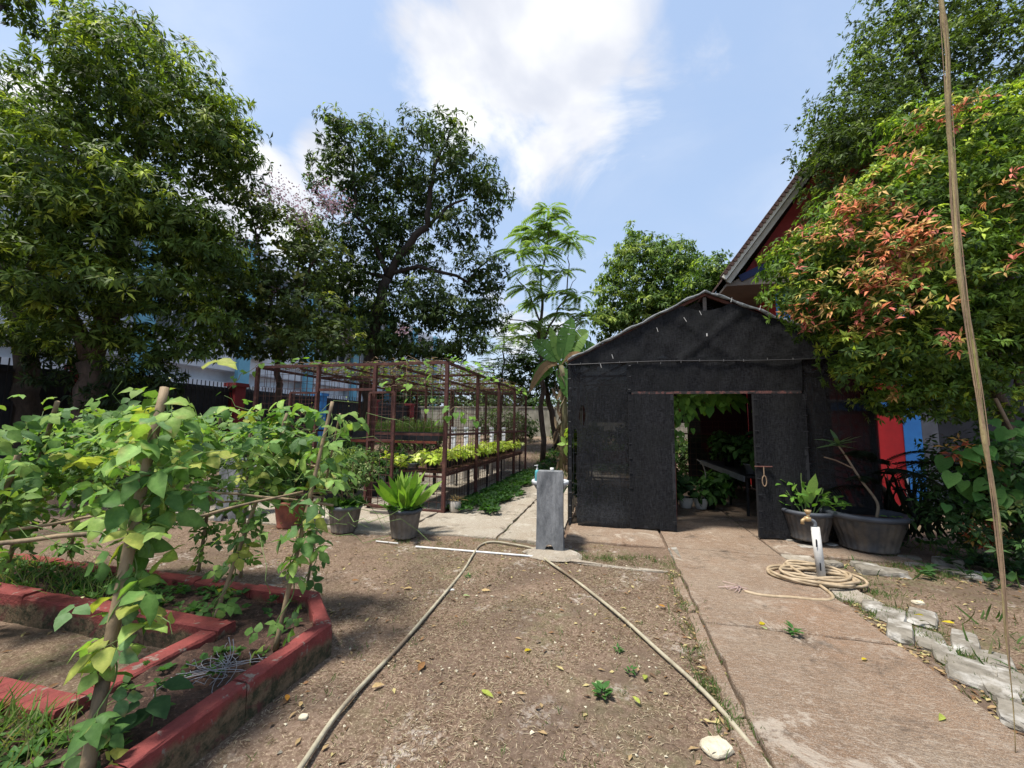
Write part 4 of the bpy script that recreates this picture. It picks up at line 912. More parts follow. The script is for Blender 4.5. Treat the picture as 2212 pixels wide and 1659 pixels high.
# creeper with big leaves: each of the larger leaves is a part
def leafmesh(tplname,L,Wd,col,m=LEAF,nm='leaf',curl=1.,droop=0.):
    T,Fc=TPL[tplname];V=T*np.array([L,Wd*.5,L*curl]);c=np.repeat(np.array(col,float)[None],len(T),0)
    c=c*rng.uniform(.85,1.15,(len(T),1));
    return fastmesh(nm,V,Fc,1,len(T),c,m,None,None,link=False)
def place(me,P,D,N,parent,name='leaf',s=1.):
    D=nrm(np.asarray(D,float));B=nrm(np.cross(N,D));N2=np.cross(D,B)
    o=bpy.data.objects.new(name,me);COL.objects.link(o);o.parent=parent
    q=np.asarray(P)-rootorg(parent)
    Mx=Matrix(((D[0]*s,B[0]*s,N2[0]*s,q[0]),(D[1]*s,B[1]*s,N2[1]*s,q[1]),(D[2]*s,B[2]*s,N2[2]*s,q[2]),(0,0,0,1)))
    o.matrix_local=Mx;ORG[o.name]=rootorg(parent);return o
cr=tree('creeper','creeper with big glossy heart shaped leaves climbing beside the hanging root at the right edge','climber',(3.9,4.6,0))
build(MB().tube([dp(2180,1180,4.7),dp(2170,1050,4.7),dp(2185,930,4.8),dp(2150,860,4.8)],.018,6),'vine_stem',DSTEM,cr,True)
HL=[leafmesh('heart',.17,.15,c,LEAFG) for c in((.08,.19,.04),(.11,.23,.05),(.055,.14,.035))]
for i in range(95):
    px=rng.uniform(2085,2215) if i%3 else rng.uniform(2040,2160);py=rng.uniform(905,1110)
    if px<2110 and py<960:continue
    P=dp(px,py,4.55+rng.uniform(-.15,.35));place(random.choice(HL),P,[rng.normal(-.1,.4),rng.normal(-.5,.3),-.6],[rng.normal(-.3,.2),-.7,.8],cr,s=rng.uniform(.6,1.15))
# dark strap plants between house and shrubs
sp=tree('strap_leaf_plant','dark strap leaved clump and palm fronds in front of the red and blue wall','plant',(4.6,7.0,0))
n=70;c=np.array([atY(1950,1100,7.2)[0],7.2,.1]);P=c+np.stack([rng.uniform(-.55,.55,n),rng.uniform(-.2,.3,n),np.zeros(n)],1)
leaves('blades',P,np.stack([rng.normal(0,.5,n),rng.normal(0,.3,n),np.ones(n)],1),rdir(n),rng.uniform(.6,1.15,n),.05,pick([(.010,.016,.012),(.018,.028,.016)],n),'blade',LEAFG,sp,'stuff')
fronds(sp,[atY(1890,1060,6.9)+[0,0,.15*i] for i in range(3)],7,1.1,22,.16,(.008,.014,.010),(.015,.025,.015),'palm_fronds',up=.7,lw=.12,droop=.45)
# -- banana
base=atY(1215,940,14.5);base[2]=gnd(base[0],base[1])
bn=tree('banana_plant','banana plant with torn broad leaves and hanging dead leaves beside the shade house','plant',base)
top=atY(1212,790,14.5)
build(MB().tube(*limb(base,top,.13,.09,.0)),'pseudostem',mat('banana_stem',(.20,.19,.09),(.12,.10,.05),6,.7,.3,stretch=(1,1,.3)),bn,True)
def banana(b,tip,sag,wd,col,lean):
    b=np.array(b,float);tip=np.array(tip,float);n=16;t=np.linspace(0,1,n);L=np.linalg.norm(tip-b)
    c=b+(tip-b)*t[:,None]+np.array([0,0,1.])*(np.sin(t*math.pi)*sag*L)[:,None]
    tg=nrm(np.gradient(c,axis=0));side=nrm(np.cross(tg,np.array([0,0,.5])+np.array([lean[0],-1.4,0])));nn=np.cross(side,tg)
    mb=MB();w=1.35*wd*np.clip(np.sin(np.clip((t-.12)/.88,0,1)**.75*math.pi),0,1)**.55
    for s in(-1,1):
        for i in range(2,n-1):
            if rng.random()<.18:g=.12
            else:g=.0
            a0=c[i];a1=c[i]+(c[i+1]-c[i])*(1-g);dz=rng.normal(.0,.012)
            mb.add([a0,a1,a1+side[i+1]*s*w[i+1]+nn[i]*(.18*w[i+1]+dz),a0+side[i]*s*w[i]+nn[i]*(.18*w[i]+dz)],[(0,1,2,3)])
    mb.tube(c,np.linspace(.025,.005,n),5)
    o=build(mb,'leaf',col,bn);return o
BL=leafmat('banana_leaf',.45,.4,.4)
def conmat(base,name,**k):
    m=leafmat(name,**k);m2=m.node_tree
    for l in list(m2.links):
        if l.from_node.type=='ATTRIBUTE':
            tn=l.to_socket;m2.links.remove(l);tn.default_value=(*base,1)
    return m
BG=conmat((.11,.22,.055),'banana_green');BGL=conmat((.20,.32,.08),'banana_pale_green');BD=conmat((.26,.16,.09),'banana_dry',rough=.8,trans=.2,spec=.1)
B=lambda x,y,d=14.5:atY(x,y,d)
banana(top,B(1150,740),.12,.26,BG,(.2,-.6,0));banana(top,B(1188,705),.02,.12,BGL,(0,-1,0));banana(top,B(1235,685),.06,.24,BG,(0,-1,0));banana(top,B(1272,715),.12,.28,BGL,(0,-1,0));banana(top,B(1292,755),.2,.25,BG,(0,-.5,0))
banana(top,B(1148,835),.22,.22,BG,(.2,-.6,0));banana(top,B(1225,860,14.2),.1,.22,BG,(.6,-.4,0));banana(top,B(1290,800),.25,.2,BG,(0,-.4,0))
banana(top,B(1142,850,14.2),.30,.12,BD,(.2,-.6,0));banana(top,B(1275,790,14.1),.35,.10,BD,(0,-.6,0))
n=70;P=np.stack([rng.normal(base[0],.13,n),rng.normal(base[1]-.12,.12,n),rng.uniform(base[2]+.1,top[2]-.1,n)],1)
leaves('dead_leaves',P,np.stack([rng.normal(0,.35,n),rng.normal(0,.3,n),-np.ones(n)],1),rdir(n),rng.uniform(.3,.6,n),rng.uniform(.06,.14,n),pick([(.30,.21,.14),(.38,.28,.2),(.2,.13,.09)],n),'blade',DRY,bn,'stuff')
# distant tree line that hides the horizon
far=thing('tree_belt','distant soft belt of trees beyond the far wall','trees',(0,34,0));far['kind']='stuff'
bl=[((x,34+rng.normal(0,2),rng.uniform(2.2,4)),(3.,2.,rng.uniform(1.8,3))) for x in np.arange(-26,26,3.4)]
far_o=crown(None,bl,2.2,6,.45,.22,.3,(.035,.06,.025),(.07,.11,.04),(.12,.17,.06),.1,.9,.05,1.,'quad',LEAF,name='tree_belt',inner=.08)
bpy.data.objects.remove(far);far_o.name='tree_belt';props(far_o,'distant soft belt of trees beyond the far wall','trees',kind='stuff')
# low bushes at the far end
for i,(x,y,r,lb) in enumerate(((-2.3,22.5,.9,'low dark bush at the foot of the far wall right of the cage'),(-6,22,1.6,'bushes behind the back of the wire cage'),(-9.5,18,1.5,'dense bush behind the left back corner of the cage'),(1.5,15,1.3,'leafy bush behind the shade house, seen through its door'),(3.1,14.2,1.2,'shrub at the right rear of the shade house'))):
    b=np.array([x,y,gnd(x,y)]);s_=tree('bush',lb,'bush',b);build(MB().tube([b,b+[0,0,r*.8]],.03,6),'stem',BARKD,s_)
    crown(s_,[(b+[0,0,r*.55],(r,r*.8,r*.6)),(b+[r*.7,0,r*.4],(r*.6,r*.6,r*.4))],16,7,.13,.06,.2,(.03,.06,.02),(.07,.12,.035),(.14,.2,.05),.1,.35,.1,1.1,'quad',LEAF,inner=.4)
# ================================================================= BAMBOO TRELLIS + BEANS
tr=thing('bamboo_trellis','leaning bamboo poles tied with thin cross canes, standing in the raised bed','trellis',(-3,2,.12))
poles=[]
for (b,t,d,r) in (((182,1700),(356,838),2.32,.025),((458,1352),(620,893),3.45,.014),((594,1404),(718,868),3.2,.015),((660,1286),(735,893),3.55,.010),((10,1240),(124,868),3.3,.018),
                  ((300,1215),(338,876),4.1,.016),((428,1236),(478,886),4.2,.015),((520,1248),(540,925),4.2,.013),((150,1200),(205,885),4.0,.015),((-60,1330),(40,980),3.0,.02),((-190,1500),(-60,860),2.6,.028)):
    P0=G(*b,.12);P1=dp(*t,d);mid=(P0+P1)/2+rng.normal(0,.012,3);n=19
    p=np.array([P0*(1-s)**2+2*mid*s*(1-s)+P1*s*s for s in np.linspace(0,1,n)])
    rr=[r*(1.05-.2*s)*(1+(.07 if k%3==0 else 0)) for k,s in enumerate(np.linspace(0,1,n))]
    build(MB().tube(p,rr,9),'pole',BAMB,tr,True);poles.append((P0,P1))
for a,b,ra,rb in ((dp(-60,1180,2.2),dp(300,1142,2.35),.014,.012),(dp(300,1142,2.35),dp(655,1062,2.9),.012,.007),(dp(-60,1160,2.9),dp(400,1085,3.3),.013,.010),(dp(170,1092,2.9),dp(395,1094,3.0),.010,.009),(dp(395,1056,2.9),dp(720,1092,3.1),.009,.010),(dp(470,1085,3.2),dp(720,1064,3.5),.008,.008),(dp(590,1000,3.9),dp(712,1010,3.7),.016,.012),(dp(240,1025,3.4),dp(700,1075,3.3),.007,.007)):
    build(MB().tube(*limb(a,b,ra,rb,0,wob=.02),7),'cross_cane',BAMB,tr,True)
# trifoliate bean leaves
BC=[(.15,.27,.07),(.21,.34,.09),(.10,.195,.055),(.27,.38,.10),(.14,.235,.10)]
def trifol(col,sz=.098,seed=0):
    T,Fc=TPL['ovate'];V=[];CC=[];n=0
    for ang,off in((0,.05),(1.25,.02),(-1.25,.02)):
        t=T*np.array([sz,sz*.40,sz])
        t[:,2]+=rng.normal(0,.006,len(t))-t[:,1]**2*rng.uniform(-3,9)-t[:,0]**2*rng.uniform(0,4)
        ca,sa=math.cos(ang),math.sin(ang)
        dr=-.25 if ang==0 else -.12
        x=t[:,0]*ca-t[:,1]*sa+off*(1 if ang==0 else .6);y=t[:,0]*sa+t[:,1]*ca;z=t[:,2]+t[:,0]*dr*(1+rng.normal(0,.6))
        V.append(np.stack([x,y,z],1));f=rng.uniform(.8,1.2);c=np.array(col)*f
        cc=np.repeat(c[None],len(T),0)
        cc=cc*rng.uniform(.82,1.2,(len(T),1));cc[[0,8,9]]*=1.3
        if rng.random()<.45:cc[rng.integers(2,7)]=(.36,.34,.10)
        if rng.random()<.2:cc[4]=(.28,.17,.08)
        CC.append(cc)
    return np.concatenate(V),np.concatenate(CC)
def tri_tpl():
    Fc=[];k=len(TPL['ovate'][0])
    for i in range(3):Fc+=[tuple(a+i*k for a in f) for f in TPL['ovate'][1]]
    # petiole as thin triangle
    return Fc
TF=tri_tpl()
BV=[]
for c in BC+[(.36,.38,.09)]:
    for j in range(3):
        V,CC=trifol(c)
        V=np.concatenate([V,[(-.05,-.0015,0),(-.05,.0015,0),(.05,.0015,.0),(.05,-.0015,0)]]);CC=np.concatenate([CC,[(.12,.18,.05)]*4])
        BV.append(fastmesh('bean_leaf',V,TF+[(30,31,32,33)],1,34,CC,LEAF,None,None,link=False))
def triscatter(name,P,D,N,S_,parent):
    V0,C0=trifol(BC[0]);Fc=TF;k=len(V0)
    D=nrm(D);B=nrm(np.cross(N,D));N2=np.cross(D,B);S_=S_[:,None,None]
    V=P[:,None]+(D[:,None]*V0[None,:,0:1]+B[:,None]*V0[None,:,1:2]+N2[:,None]*V0[None,:,2:3])*S_
    col=pick(BC,len(P))*rng.uniform(.75,1.15,(len(P),1))
    return fastmesh(name,(V-rootorg(parent)).reshape(-1,3),Fc,len(P),k,np.repeat(col,k,0),LEAF,parent,'stuff')
names=['climbing bean on the thickest foreground bamboo pole','climbing bean on the second pole from the right, thin at its foot','climbing bean with yellowed lower leaves on the pole nearest the kerb corner','young climbing bean on the rightmost thin stake','climbing bean on the left pole in front of the dark fence','climbing bean on the far stake behind the thick pole','climbing bean on the far stake left of the small concrete pillar','climbing bean on the far stake in front of the concrete pillar','climbing bean on the far stake below the mango trunk','climbing bean low at the left edge behind the cross cane','climbing bean reaching in from beyond the left edge']
nobj=[84,24,22,13,40,18,14,11,16,16,14];nst=[30,46,34,14,80,90,90,60,90,60,30]
for (P0,P1),lb,no,ns in zip(poles,names,nobj,nst):
    vn=thing('bean_plant',lb,'bean plant',P0,'bean plants climbing the bamboo poles')
    ax=nrm(P1-P0);L=np.linalg.norm(P1-P0);t=np.linspace(0,1,60);e1=nrm(np.cross(ax,[1,0,0.]));e2=np.cross(ax,e1)
    hel=P0+ax*(t*L*.97)[:,None]+(e1*np.cos(t*26)[:,None]+e2*np.sin(t*26)[:,None])*.032
    build(MB().tube(hel,.004,4),'vine_stem',STEM,vn,True)
    def samp(n,rad):
        s=np.clip(rng.beta(1.5,1.1,n),.05,.99)
        off=rng.normal(0,rad,(n,3))*np.array([1.25,1.1,.5])*(.45+.75*s[:,None])
        P=P0+ax*(s*L)[:,None]+off
        D=nrm(off+rdir(n)*.12+np.array([0,0,-.06]));D[:,2]=D[:,2]*.4-.12
        N=nrm(np.array([0,-.25,1.])+rdir(n)*.75);return P,D,N,s
    k=L/2
    P,D,N,s=samp(no,.085*k)
    for i in range(no):
        if np.linalg.norm(P[i]-CAM)<1.1:continue
        place(BV[rng.integers(len(BV))],P[i],D[i],N[i],vn,s=rng.uniform(.75,1.25)*(.75 if P[i][2]<.6 else 1))
    P,D,N,s=samp(ns,.11*k);triscatter('foliage',P,D,N,rng.uniform(.45,.95,ns),vn)
    # runners, tendrils and small flower buds
    rn=MB()
    for j in range(5):
        a=P0+ax*L*rng.uniform(.35,.95);b=a+np.array([rng.normal(0,.45),rng.normal(0,.25),rng.normal(.05,.18)])
        rn.tube(*limb(a,b,.0028,.0015,rng.uniform(-.2,.25),9,.12),4,)
    build(rn,'runners',STEM,vn,kind='stuff')
    n=26;P,D,N,s=samp(n,.14*k);leaves('flower_buds',P,rdir(n),rdir(n),.014,.012,pick([(.62,.6,.32),(.5,.55,.25)],n),'quad',LEAF,vn,'stuff')
# tangled bean canopy between the poles
can=thing('bean_canopy','tangled mass of bean vines bridging the tops of the bamboo poles','bean vines',(-3.6,2.4,1.2))
def cansamp(n,x0,x1,y0,y1,z0,z1):
    P=np.stack([rng.uniform(x0,x1,n),rng.uniform(y0,y1,n),z0+(z1-z0)*rng.beta(2,1.6,n)],1)
    P[:,2]+=.12*np.sin(P[:,0]*4)+.05*np.sin(P[:,1]*9)
    if n>1:P=P[~((np.abs(P[:,0]/P[:,1]+1.12)<.085)&(P[:,2]<1.36))]
    return P
Pc=np.concatenate([cansamp(270,-4.7,-2.6,2.5,3.15,1.12,1.68),cansamp(170,-5.6,-4.5,2.3,3.2,.8,1.55),cansamp(80,-3.9,-2.8,1.9,2.5,1.05,1.64),cansamp(36,-3.3,-2.4,2.75,3.1,.8,1.5)])
n=len(Pc);D=rdir(n);D[:,2]=D[:,2]*.4-.15;N=nrm(np.array([0,-.2,1.])+rdir(n)*.7);no=150
idx=np.argsort(np.linalg.norm(Pc-CAM,axis=1))
for i in idx[:no]:place(BV[rng.integers(len(BV))],Pc[i],D[i],N[i],can,s=rng.uniform(.75,1.2))
r_=idx[no:];triscatter('foliage',Pc[r_],D[r_],N[r_],rng.uniform(.55,1.0,len(r_)),can)
Ps=cansamp(1300,-5.4,-2.5,2.4,3.2,.75,1.6);n=len(Ps);leaves('small_leaves',Ps,rdir(n),rdir(n)+[0,0,1.],rng.uniform(.03,.06,n),.035,pick(BC,n),'ovate',LEAF,can,'stuff')
rn=MB()
for j in range(130):
    a=cansamp(1,-5.2,-2.4,2.4,3.1,.9,1.55)[0];b=a+np.array([rng.normal(0,.5),rng.normal(0,.2),rng.normal(0,.18)]);rn.tube(*limb(a,b,.003,.0018,rng.uniform(-.2,.25),9,.12),4)
build(rn,'runners',STEM,can,kind='stuff')
P=cansamp(320,-5,-2.5,2.4,3.1,1.,1.65);n=len(P);leaves('flower_buds',P,rdir(n),rdir(n),.016,.013,pick([(.62,.6,.32),(.5,.55,.25)],n),'quad',LEAF,can,'stuff')
# weeds and grass in the bed
def ground_leaves(name,label,cat,pts,K,L,Wd,cols,tpl='ovate',up_=.5,parent=None,zoff=.01,drp=.1,m=None):
    pts=np.asarray(pts);A=nrm(np.tile([[0,0,1.]],(len(pts),1))+.25*rdir(len(pts)))
    q=rosettes(pts+[0,0,zoff],A,K,L,Wd,drp,1.0,colR=pick(cols,len(pts)),Lvar=.4)
    return leaves(name,tpl=tpl,m=m or LEAF,parent=parent,kind='stuff',label=label,cat=cat,**q)
def inbed(n,x0,x1,y0,y1):
    P=np.stack([rng.uniform(x0,x1,n),rng.uniform(y0,y1,n),np.full(n,.15)],1)
    return P[[insoil(p[0],p[1]) for p in P]]
pts=np.concatenate([inbed(260,-6,-3.,2.5,3.0),inbed(120,-5.5,-2.7,.6,1.5),inbed(120,-3.6,-2.3,.8,1.5),inbed(46,-3,-2.1,1.2,2.9)])
ground_leaves('bed_weeds','small leafy weeds sprouting from the dark bed soil','weeds',pts,6,.05,.032,[(.06,.14,.035),(.09,.18,.04)],zoff=.02)
n=1500;P=np.concatenate([inbed(900,-5.6,-2.5,.5,1.5),inbed(1500,-3.9,-2.35,.75,1.5),inbed(500,-6,-4,2.45,2.95)]);n=len(P)
leaves('bed_grass',P,np.stack([rng.normal(0,.6,n),rng.normal(0,.6,n),np.ones(n)],1),rdir(n),rng.uniform(.08,.22,n),.007,pick([(.14,.24,.05),(.2,.28,.08),(.26,.24,.12)],n),'blade',LEAF,None,'stuff',label='thin grass growing at the near left end of the raised bed',cat='grass')
# a bean seedling with large mottled leaves near the kerb
sd_=thing('bean_seedling','young bean seedling with large mottled dark leaves leaning over the near kerb','bean plant',(-2.15,1.62,.14))
build(MB().tube([(-2.15,1.62,.12),(-2.14,1.62,.25),(-2.12,1.60,.34)],.004,5),'stem',STEM,sd_)
for (dx,dy,dz,ddx,ddy) in((0,0,.33,-.5,.5),(0,.03,.33,.7,.6),(-.02,-.05,.28,-.7,-.3),(.0,-.08,.27,.2,-.9),(.02,-.02,.30,.8,-.2),(0,.0,.24,-.3,-.8)):
    place(leafmesh('ovate',.12,.085,(.05,.11,.04)),(-2.13+dx,1.61+dy,dz),(ddx,ddy,-.25),(.1,-.2,1),sd_,s=rng.uniform(.8,1.15))
# tangle of grey raffia string on the soil
tg=MB();c=np.array(G(478,1452,.15))
for j in range(12):
    a0=rng.uniform(0,6.28);t=np.linspace(0,1,16);r1=rng.uniform(.06,.20);w_=rng.uniform(3,7)
    p=np.stack([c[0]+r1*np.cos(a0+t*w_)*rng.uniform(.4,1)+rng.normal(0,.03)+(t-.5)*rng.normal(0,.25),c[1]+r1*.6*np.sin(a0+t*w_)+(t-.5)*rng.normal(0,.3),.155+.06*np.abs(np.sin(t*3+a0))*rng.random()+0*t],1)
    tg.tube(p,.0017,4)
for j in range(6):
    t=np.linspace(0,1,8);e=c+np.array([rng.normal(.05,.1),rng.normal(0,.06),rng.uniform(.08,.18)]);p=c+(e-c)*t[:,None]+np.array([.04,0,0])*np.sin(t*3)[:,None];tg.tube(p,.002,4)
for j in range(5):
    t=np.linspace(0,1,8);e=c+np.array([rng.normal(-.22,.05),rng.normal(-.12,.05),.0]);p=c+(e-c)*t[:,None]+np.array([.02,.03,0])*np.sin(t*5)[:,None];tg.tube(p,.002,4)
build(tg,'raffia_tangle',mat('grey_raffia',(.30,.30,.33),(.2,.2,.22),9,.6,0),None,label='loose tangle of pale grey raffia string on the dark bed soil',cat='string')

# ================================================================= POTS LEFT
def potprof(R,H,rim=.05,base=.72):
    return [(0,.0),(R*base,0),(R*base*1.06,.02),(R*base*1.02,.035),(R*(base+.10),H*.35),(R*.90,H*.7),(R*.93,H-rim)],[(R*.90,H-rim-.01),(R*1.0,H-rim*.95),(R*1.06,H-rim*.55),(R*1.05,H-rim*.15),(R*.99,H),(R*.90,H),(R*.86,H-rim*.6),(R*.84,H-rim*1.4)]
def pot(nm,lb,cat,loc,R,H,mb_,mr,flute=.085,nf=14,soil=True,n=112,base=.72,rim=.055,group=None):
    t=thing(nm,lb,cat,loc,group);a,b=potprof(R,H,rim,base)
    bd=build(MB().lathe(loc,a,n,flute,nf),'pot_body',mb_,t,True);build(MB().lathe(loc,b,40),'pot_rim',mr,bd,True)
    if soil:
        k=26;build(MB().add([(loc[0],loc[1],loc[2]+H-rim*1.1)]+[(loc[0]+R*.87*math.cos(2*math.pi*i/k),loc[1]+R*.87*math.sin(2*math.pi*i/k),loc[2]+H-rim*1.3+rng.normal(0,.004)) for i in range(k)],[(0,i+1,(i+1)%k+1) for i in range(k)]),'pot_soil',SOIL,t)
    return t
c2=G(873,1160,0);c2[2]=0.005
pg=pot('potted_ginger','fluted grey brown pot with a fan of broad bright green ginger leaves','potted plant',c2,.232,.40,POTG,RIMD)
gl=[leafmesh('blade',.36,.085,c,LEAF,curl=.55) for c in((.19,.33,.05),(.24,.38,.06),(.14,.27,.045),(.28,.40,.08))]
for i in range(86):
    a=rng.uniform(0,6.28);r=abs(rng.normal(0,.095));P=c2+[r*math.cos(a),r*math.sin(a),.38+rng.uniform(0,.16)]
    tilt=r*4.5+rng.uniform(.08,.5);D=[math.cos(a)*tilt,math.sin(a)*tilt,1.]
    place(random.choice(gl),P,D,[rng.normal(0,.6),-1,.3],pg,s=rng.uniform(.8,1.4))
ground_leaves('small_leaves',None,None,[c2+[rng.normal(0,.11),rng.normal(0,.11),.38] for _ in range(46)],6,.07,.04,[(.09,.19,.04),(.14,.26,.05)],parent=pg,zoff=.03)
c1=G(743,1148,0);c1[2]=.005
ps=pot('potted_shrub','fluted tan pot with pale blue grey rim holding an airy small leaved shrub','potted plant',c1,.235,.385,POTG,RIMG)
for k in range(7):
    a=rng.uniform(0,6.28);e=c1+[.5*math.cos(a)*rng.uniform(.3,1)+.05,.3*math.sin(a),rng.uniform(.75,1.15)];build(MB().tube(*limb(c1+[0,0,.33],e,.009,.004,.02,8,.08),5),'stem',DSTEM,ps)
P,A,C=crown_points([(c1+[.0,0,.78],(.36,.3,.22)),(c1+[-.12,0,1.02],(.3,.25,.2)),(c1+[.32,0,.85],(.18,.15,.18)),(c1+[.2,.1,1.05],(.2,.2,.15))],260,.12,.6)
leaves('foliage',tpl='lance',parent=ps,kind='stuff',**rosettes(P,A,5,.055,.02,.05,1.,colR=pick([(.07,.14,.035),(.13,.20,.06),(.25,.30,.12)],len(P))))
ground_leaves('low_leaves',None,None,[c1+[rng.normal(0,.13),rng.normal(0,.12),.36] for _ in range(48)],7,.11,.045,[(.06,.15,.035),(.1,.2,.045)],parent=ps,zoff=.04)
c0=G(625,1138,0);c0[2]=.005
pt=pot('potted_shrub','terracotta pot with dark stems behind the bean stakes, leftmost of the three pots','potted plant',c0,.235,.40,TERRA,TERRA,.0)
P,A,C=crown_points([(c0+[-.05,0,.75],(.3,.25,.3)),(c0+[.0,0,1.1],(.25,.2,.2))],200,.14,.5)
for k in range(9):
    a=rng.uniform(0,6.28);build(MB().tube(*limb(c0+[0,0,.34],c0+[.25*math.cos(a),.2*math.sin(a),rng.uniform(.7,1.05)],.012,.005,.02),5),'stem',STEM,pt)
leaves('foliage',tpl='ovate',parent=pt,kind='stuff',**rosettes(P,A,4,.09,.055,.2,1.,colR=pick([(.03,.075,.025),(.06,.13,.035)],len(P))))

# ================================================================= CAGE CONTENTS
bench=thing('plant_bench','low rusty steel bench inside the right side of the wire cage','bench',(-3.45,10.4,0))
build(MB().bb((-3.95,7.1,.70),(-3.0,13.9,.74)),'bench_top',RUST,bench)
for y in(7.2,8.6,10.,11.4,12.8,13.8):
    for x in(-3.9,-3.08):build(MB().bb((x-.02,y-.02,0),(x+.02,y+.02,.70)),'leg',BLACKM,bench)
build(MB().beam((-3.03,7.1,.66),(-3.03,13.9,.66),.03,.05),'apron',RUST,bench)
YC=[(.62,.66,.12),(.56,.64,.10),(.74,.76,.28),(.42,.53,.09)]
pos=['nearest the front corner','second from the front corner','third from the front','fourth from the front','fifth from the front','sixth along the bench','seventh along the bench','eighth along the bench','ninth along the bench','third from the far end','second from the far end','at the far end of the bench']
for i,y in enumerate(np.linspace(7.3,13.6,12)):
    for s in(0,):
        c=np.array([-3.3+rng.normal(0,.05),y,.742]);R=.13;lb='yellow leaved pothos in a black pot, '+pos[i]
        t=thing('yellow_pothos',lb,'potted plant',c,'yellow pothos pots along the cage bench')
        build(MB().lathe(c,[(0,0),(.10,0),(.135,.17),(.145,.17),(.145,.19),(.125,.19)],20),'pot',BLACKP,t)
        n=46;P=c+np.stack([rng.normal(0,.19,n),rng.normal(0,.21,n),.17+rng.beta(2,2,n)*.17],1);A=nrm(P-c+[0,0,.1])
        leaves('foliage',tpl='ovate',parent=t,kind='stuff',**rosettes(P,A,6,.105,.07,.5,1.1,colR=pick(YC,n)))
c=np.array(atY(890,1022,7.25));c=np.array([c[0],7.25,.62]);bk=thing('hanging_pot','grey plastic pot with trailing yellow leaves hooked on the cage front rail','pot',c)
build(MB().lathe(c,[(0,0),(.10,0),(.125,.22),(.14,.22),(.14,.245),(.12,.245)],22),'pot_body',RIMG,bk,True)
ground_leaves('foliage',None,None,[c+[rng.normal(-.2,.22),rng.normal(0,.1),.22+rng.uniform(-.05,.16)] for _ in range(46)],5,.10,.06,YC,parent=bk,drp=.5)
for i,(px,y) in enumerate(((980,10.2),(1007,10.9),(1033,11.6),(1062,12.6),(1088,13.6))):
    q=atY(px,948,y);q[2]=.0
    lb=('white pipe post nearest the front','second white pipe post from the left','middle white pipe post of the five','fourth white pipe post from the left','farthest white pipe post')[i]+', behind the yellow plants'
    build(MB().tube([(q[0],y,.0),(q[0],y,1.5)],.062,12).tube([(q[0],y,1.44),(q[0],y,1.55)],.074,12).tube([(q[0],y,1.26),(q[0],y,1.30)],.070,12),'pvc_post',WHITEW,None,True,label=lb,cat='pipe post',group='white pipe posts in the wire cage')
# raised trough with grass, dark leafy plants under it
tg_=thing('grass_trough','long black planting trough on a red steel stand with grassy seedlings','planter',(-4.9,9.2,0))
build(MB().bb((-6.3,8.95,1.22),(-3.95,9.45,1.42)),'trough',BLACKP,tg_)
build(MB().beam((-6.3,8.9,1.18),(-4.0,8.9,1.18),.05,.06),'stand_rail',mat('red_rust',(.28,.07,.04),(.16,.05,.035),9,.8),tg_)
for x in(-6.2,-5.1,-4.05):build(MB().bb((x-.02,8.98,0),(x+.02,9.02,1.2)),'leg',RUST,tg_)
n=900;P=np.stack([rng.uniform(-6.28,-3.97,n),rng.uniform(8.97,9.43,n),np.full(n,1.4)],1)
leaves('grass_blades',P,np.stack([rng.normal(0,.4,n),rng.normal(0,.3,n),np.ones(n)],1),rdir(n),rng.uniform(.15,.4,n),.014,pick([(.12,.2,.05),(.18,.26,.08),(.22,.24,.1)],n),'blade',LEAF,tg_,'stuff')
for i,(x,y,lb) in enumerate(((-5.75,8.2,'dark leafy potted plant behind the open cage door leaf'),(-5.1,8.1,'middle dark leafy potted plant under the grass trough'),(-4.45,8.0,'dark leafy potted plant under the right end of the grass trough'))):
    c=np.array([x,y,.35]);t=thing('potted_plant',lb,'potted plant',c,'dark potted plants under the trough')
    build(MB().lathe(c,[(0,-.35),(.13,-.35),(.17,-.02),(.19,-.02),(.19,.02),(.15,.02)],20),'pot',BLACKP,t)
    P,A,C=crown_points([(c+[0,0,.38],(.36,.3,.34))],110,.2,.4)
    leaves('foliage',tpl='lance',parent=t,kind='stuff',**rosettes(P,A,6,.16,.05,.45,1.,colR=pick([(.03,.08,.025),(.06,.14,.035)],len(P))))
for i,(x,y,s,lb) in enumerate(((-5.55,7.45,1.,'bright fern in the cage doorway, spilling over its pot'),(-6.35,7.6,1.1,'large fern at the left front corner inside the wire cage'),(-6.6,9.3,1.15,'fern on a stand against the left cage wall'),(-5.6,9.9,.9,'upright fern behind the grass trough'))):
    c=np.array([x,y,.75+.1*i]);t=thing('potted_fern',lb,'fern',c,'ferns inside the wire cage')
    build(MB().lathe(c,[(0,-.3),(.15,-.3),(.2,0),(.22,0),(.22,.03),(.18,.03)],20),'pot',BLACKP if i!=1 else TERRA,t)
    build(MB().bb((x-.2,y-.2,.0),(x+.2,y+.2,.44+.1*i)),'stand',BLACKM,t)
    fronds(t,[c+[0,0,.06]],30,.62*s,16,.075*s,(.10,.20,.04),(.20,.30,.06),up=.55,lw=.3,droop=.55)
g2=thing('climbing_vine','gourd vine with lobed light green leaves draped over the cage roof and corner','climber',(X1,Y0,ZT))
GL=[leafmesh('heart',.13,.13,c,LEAF) for c in((.19,.34,.05),(.24,.40,.07),(.13,.25,.05))]
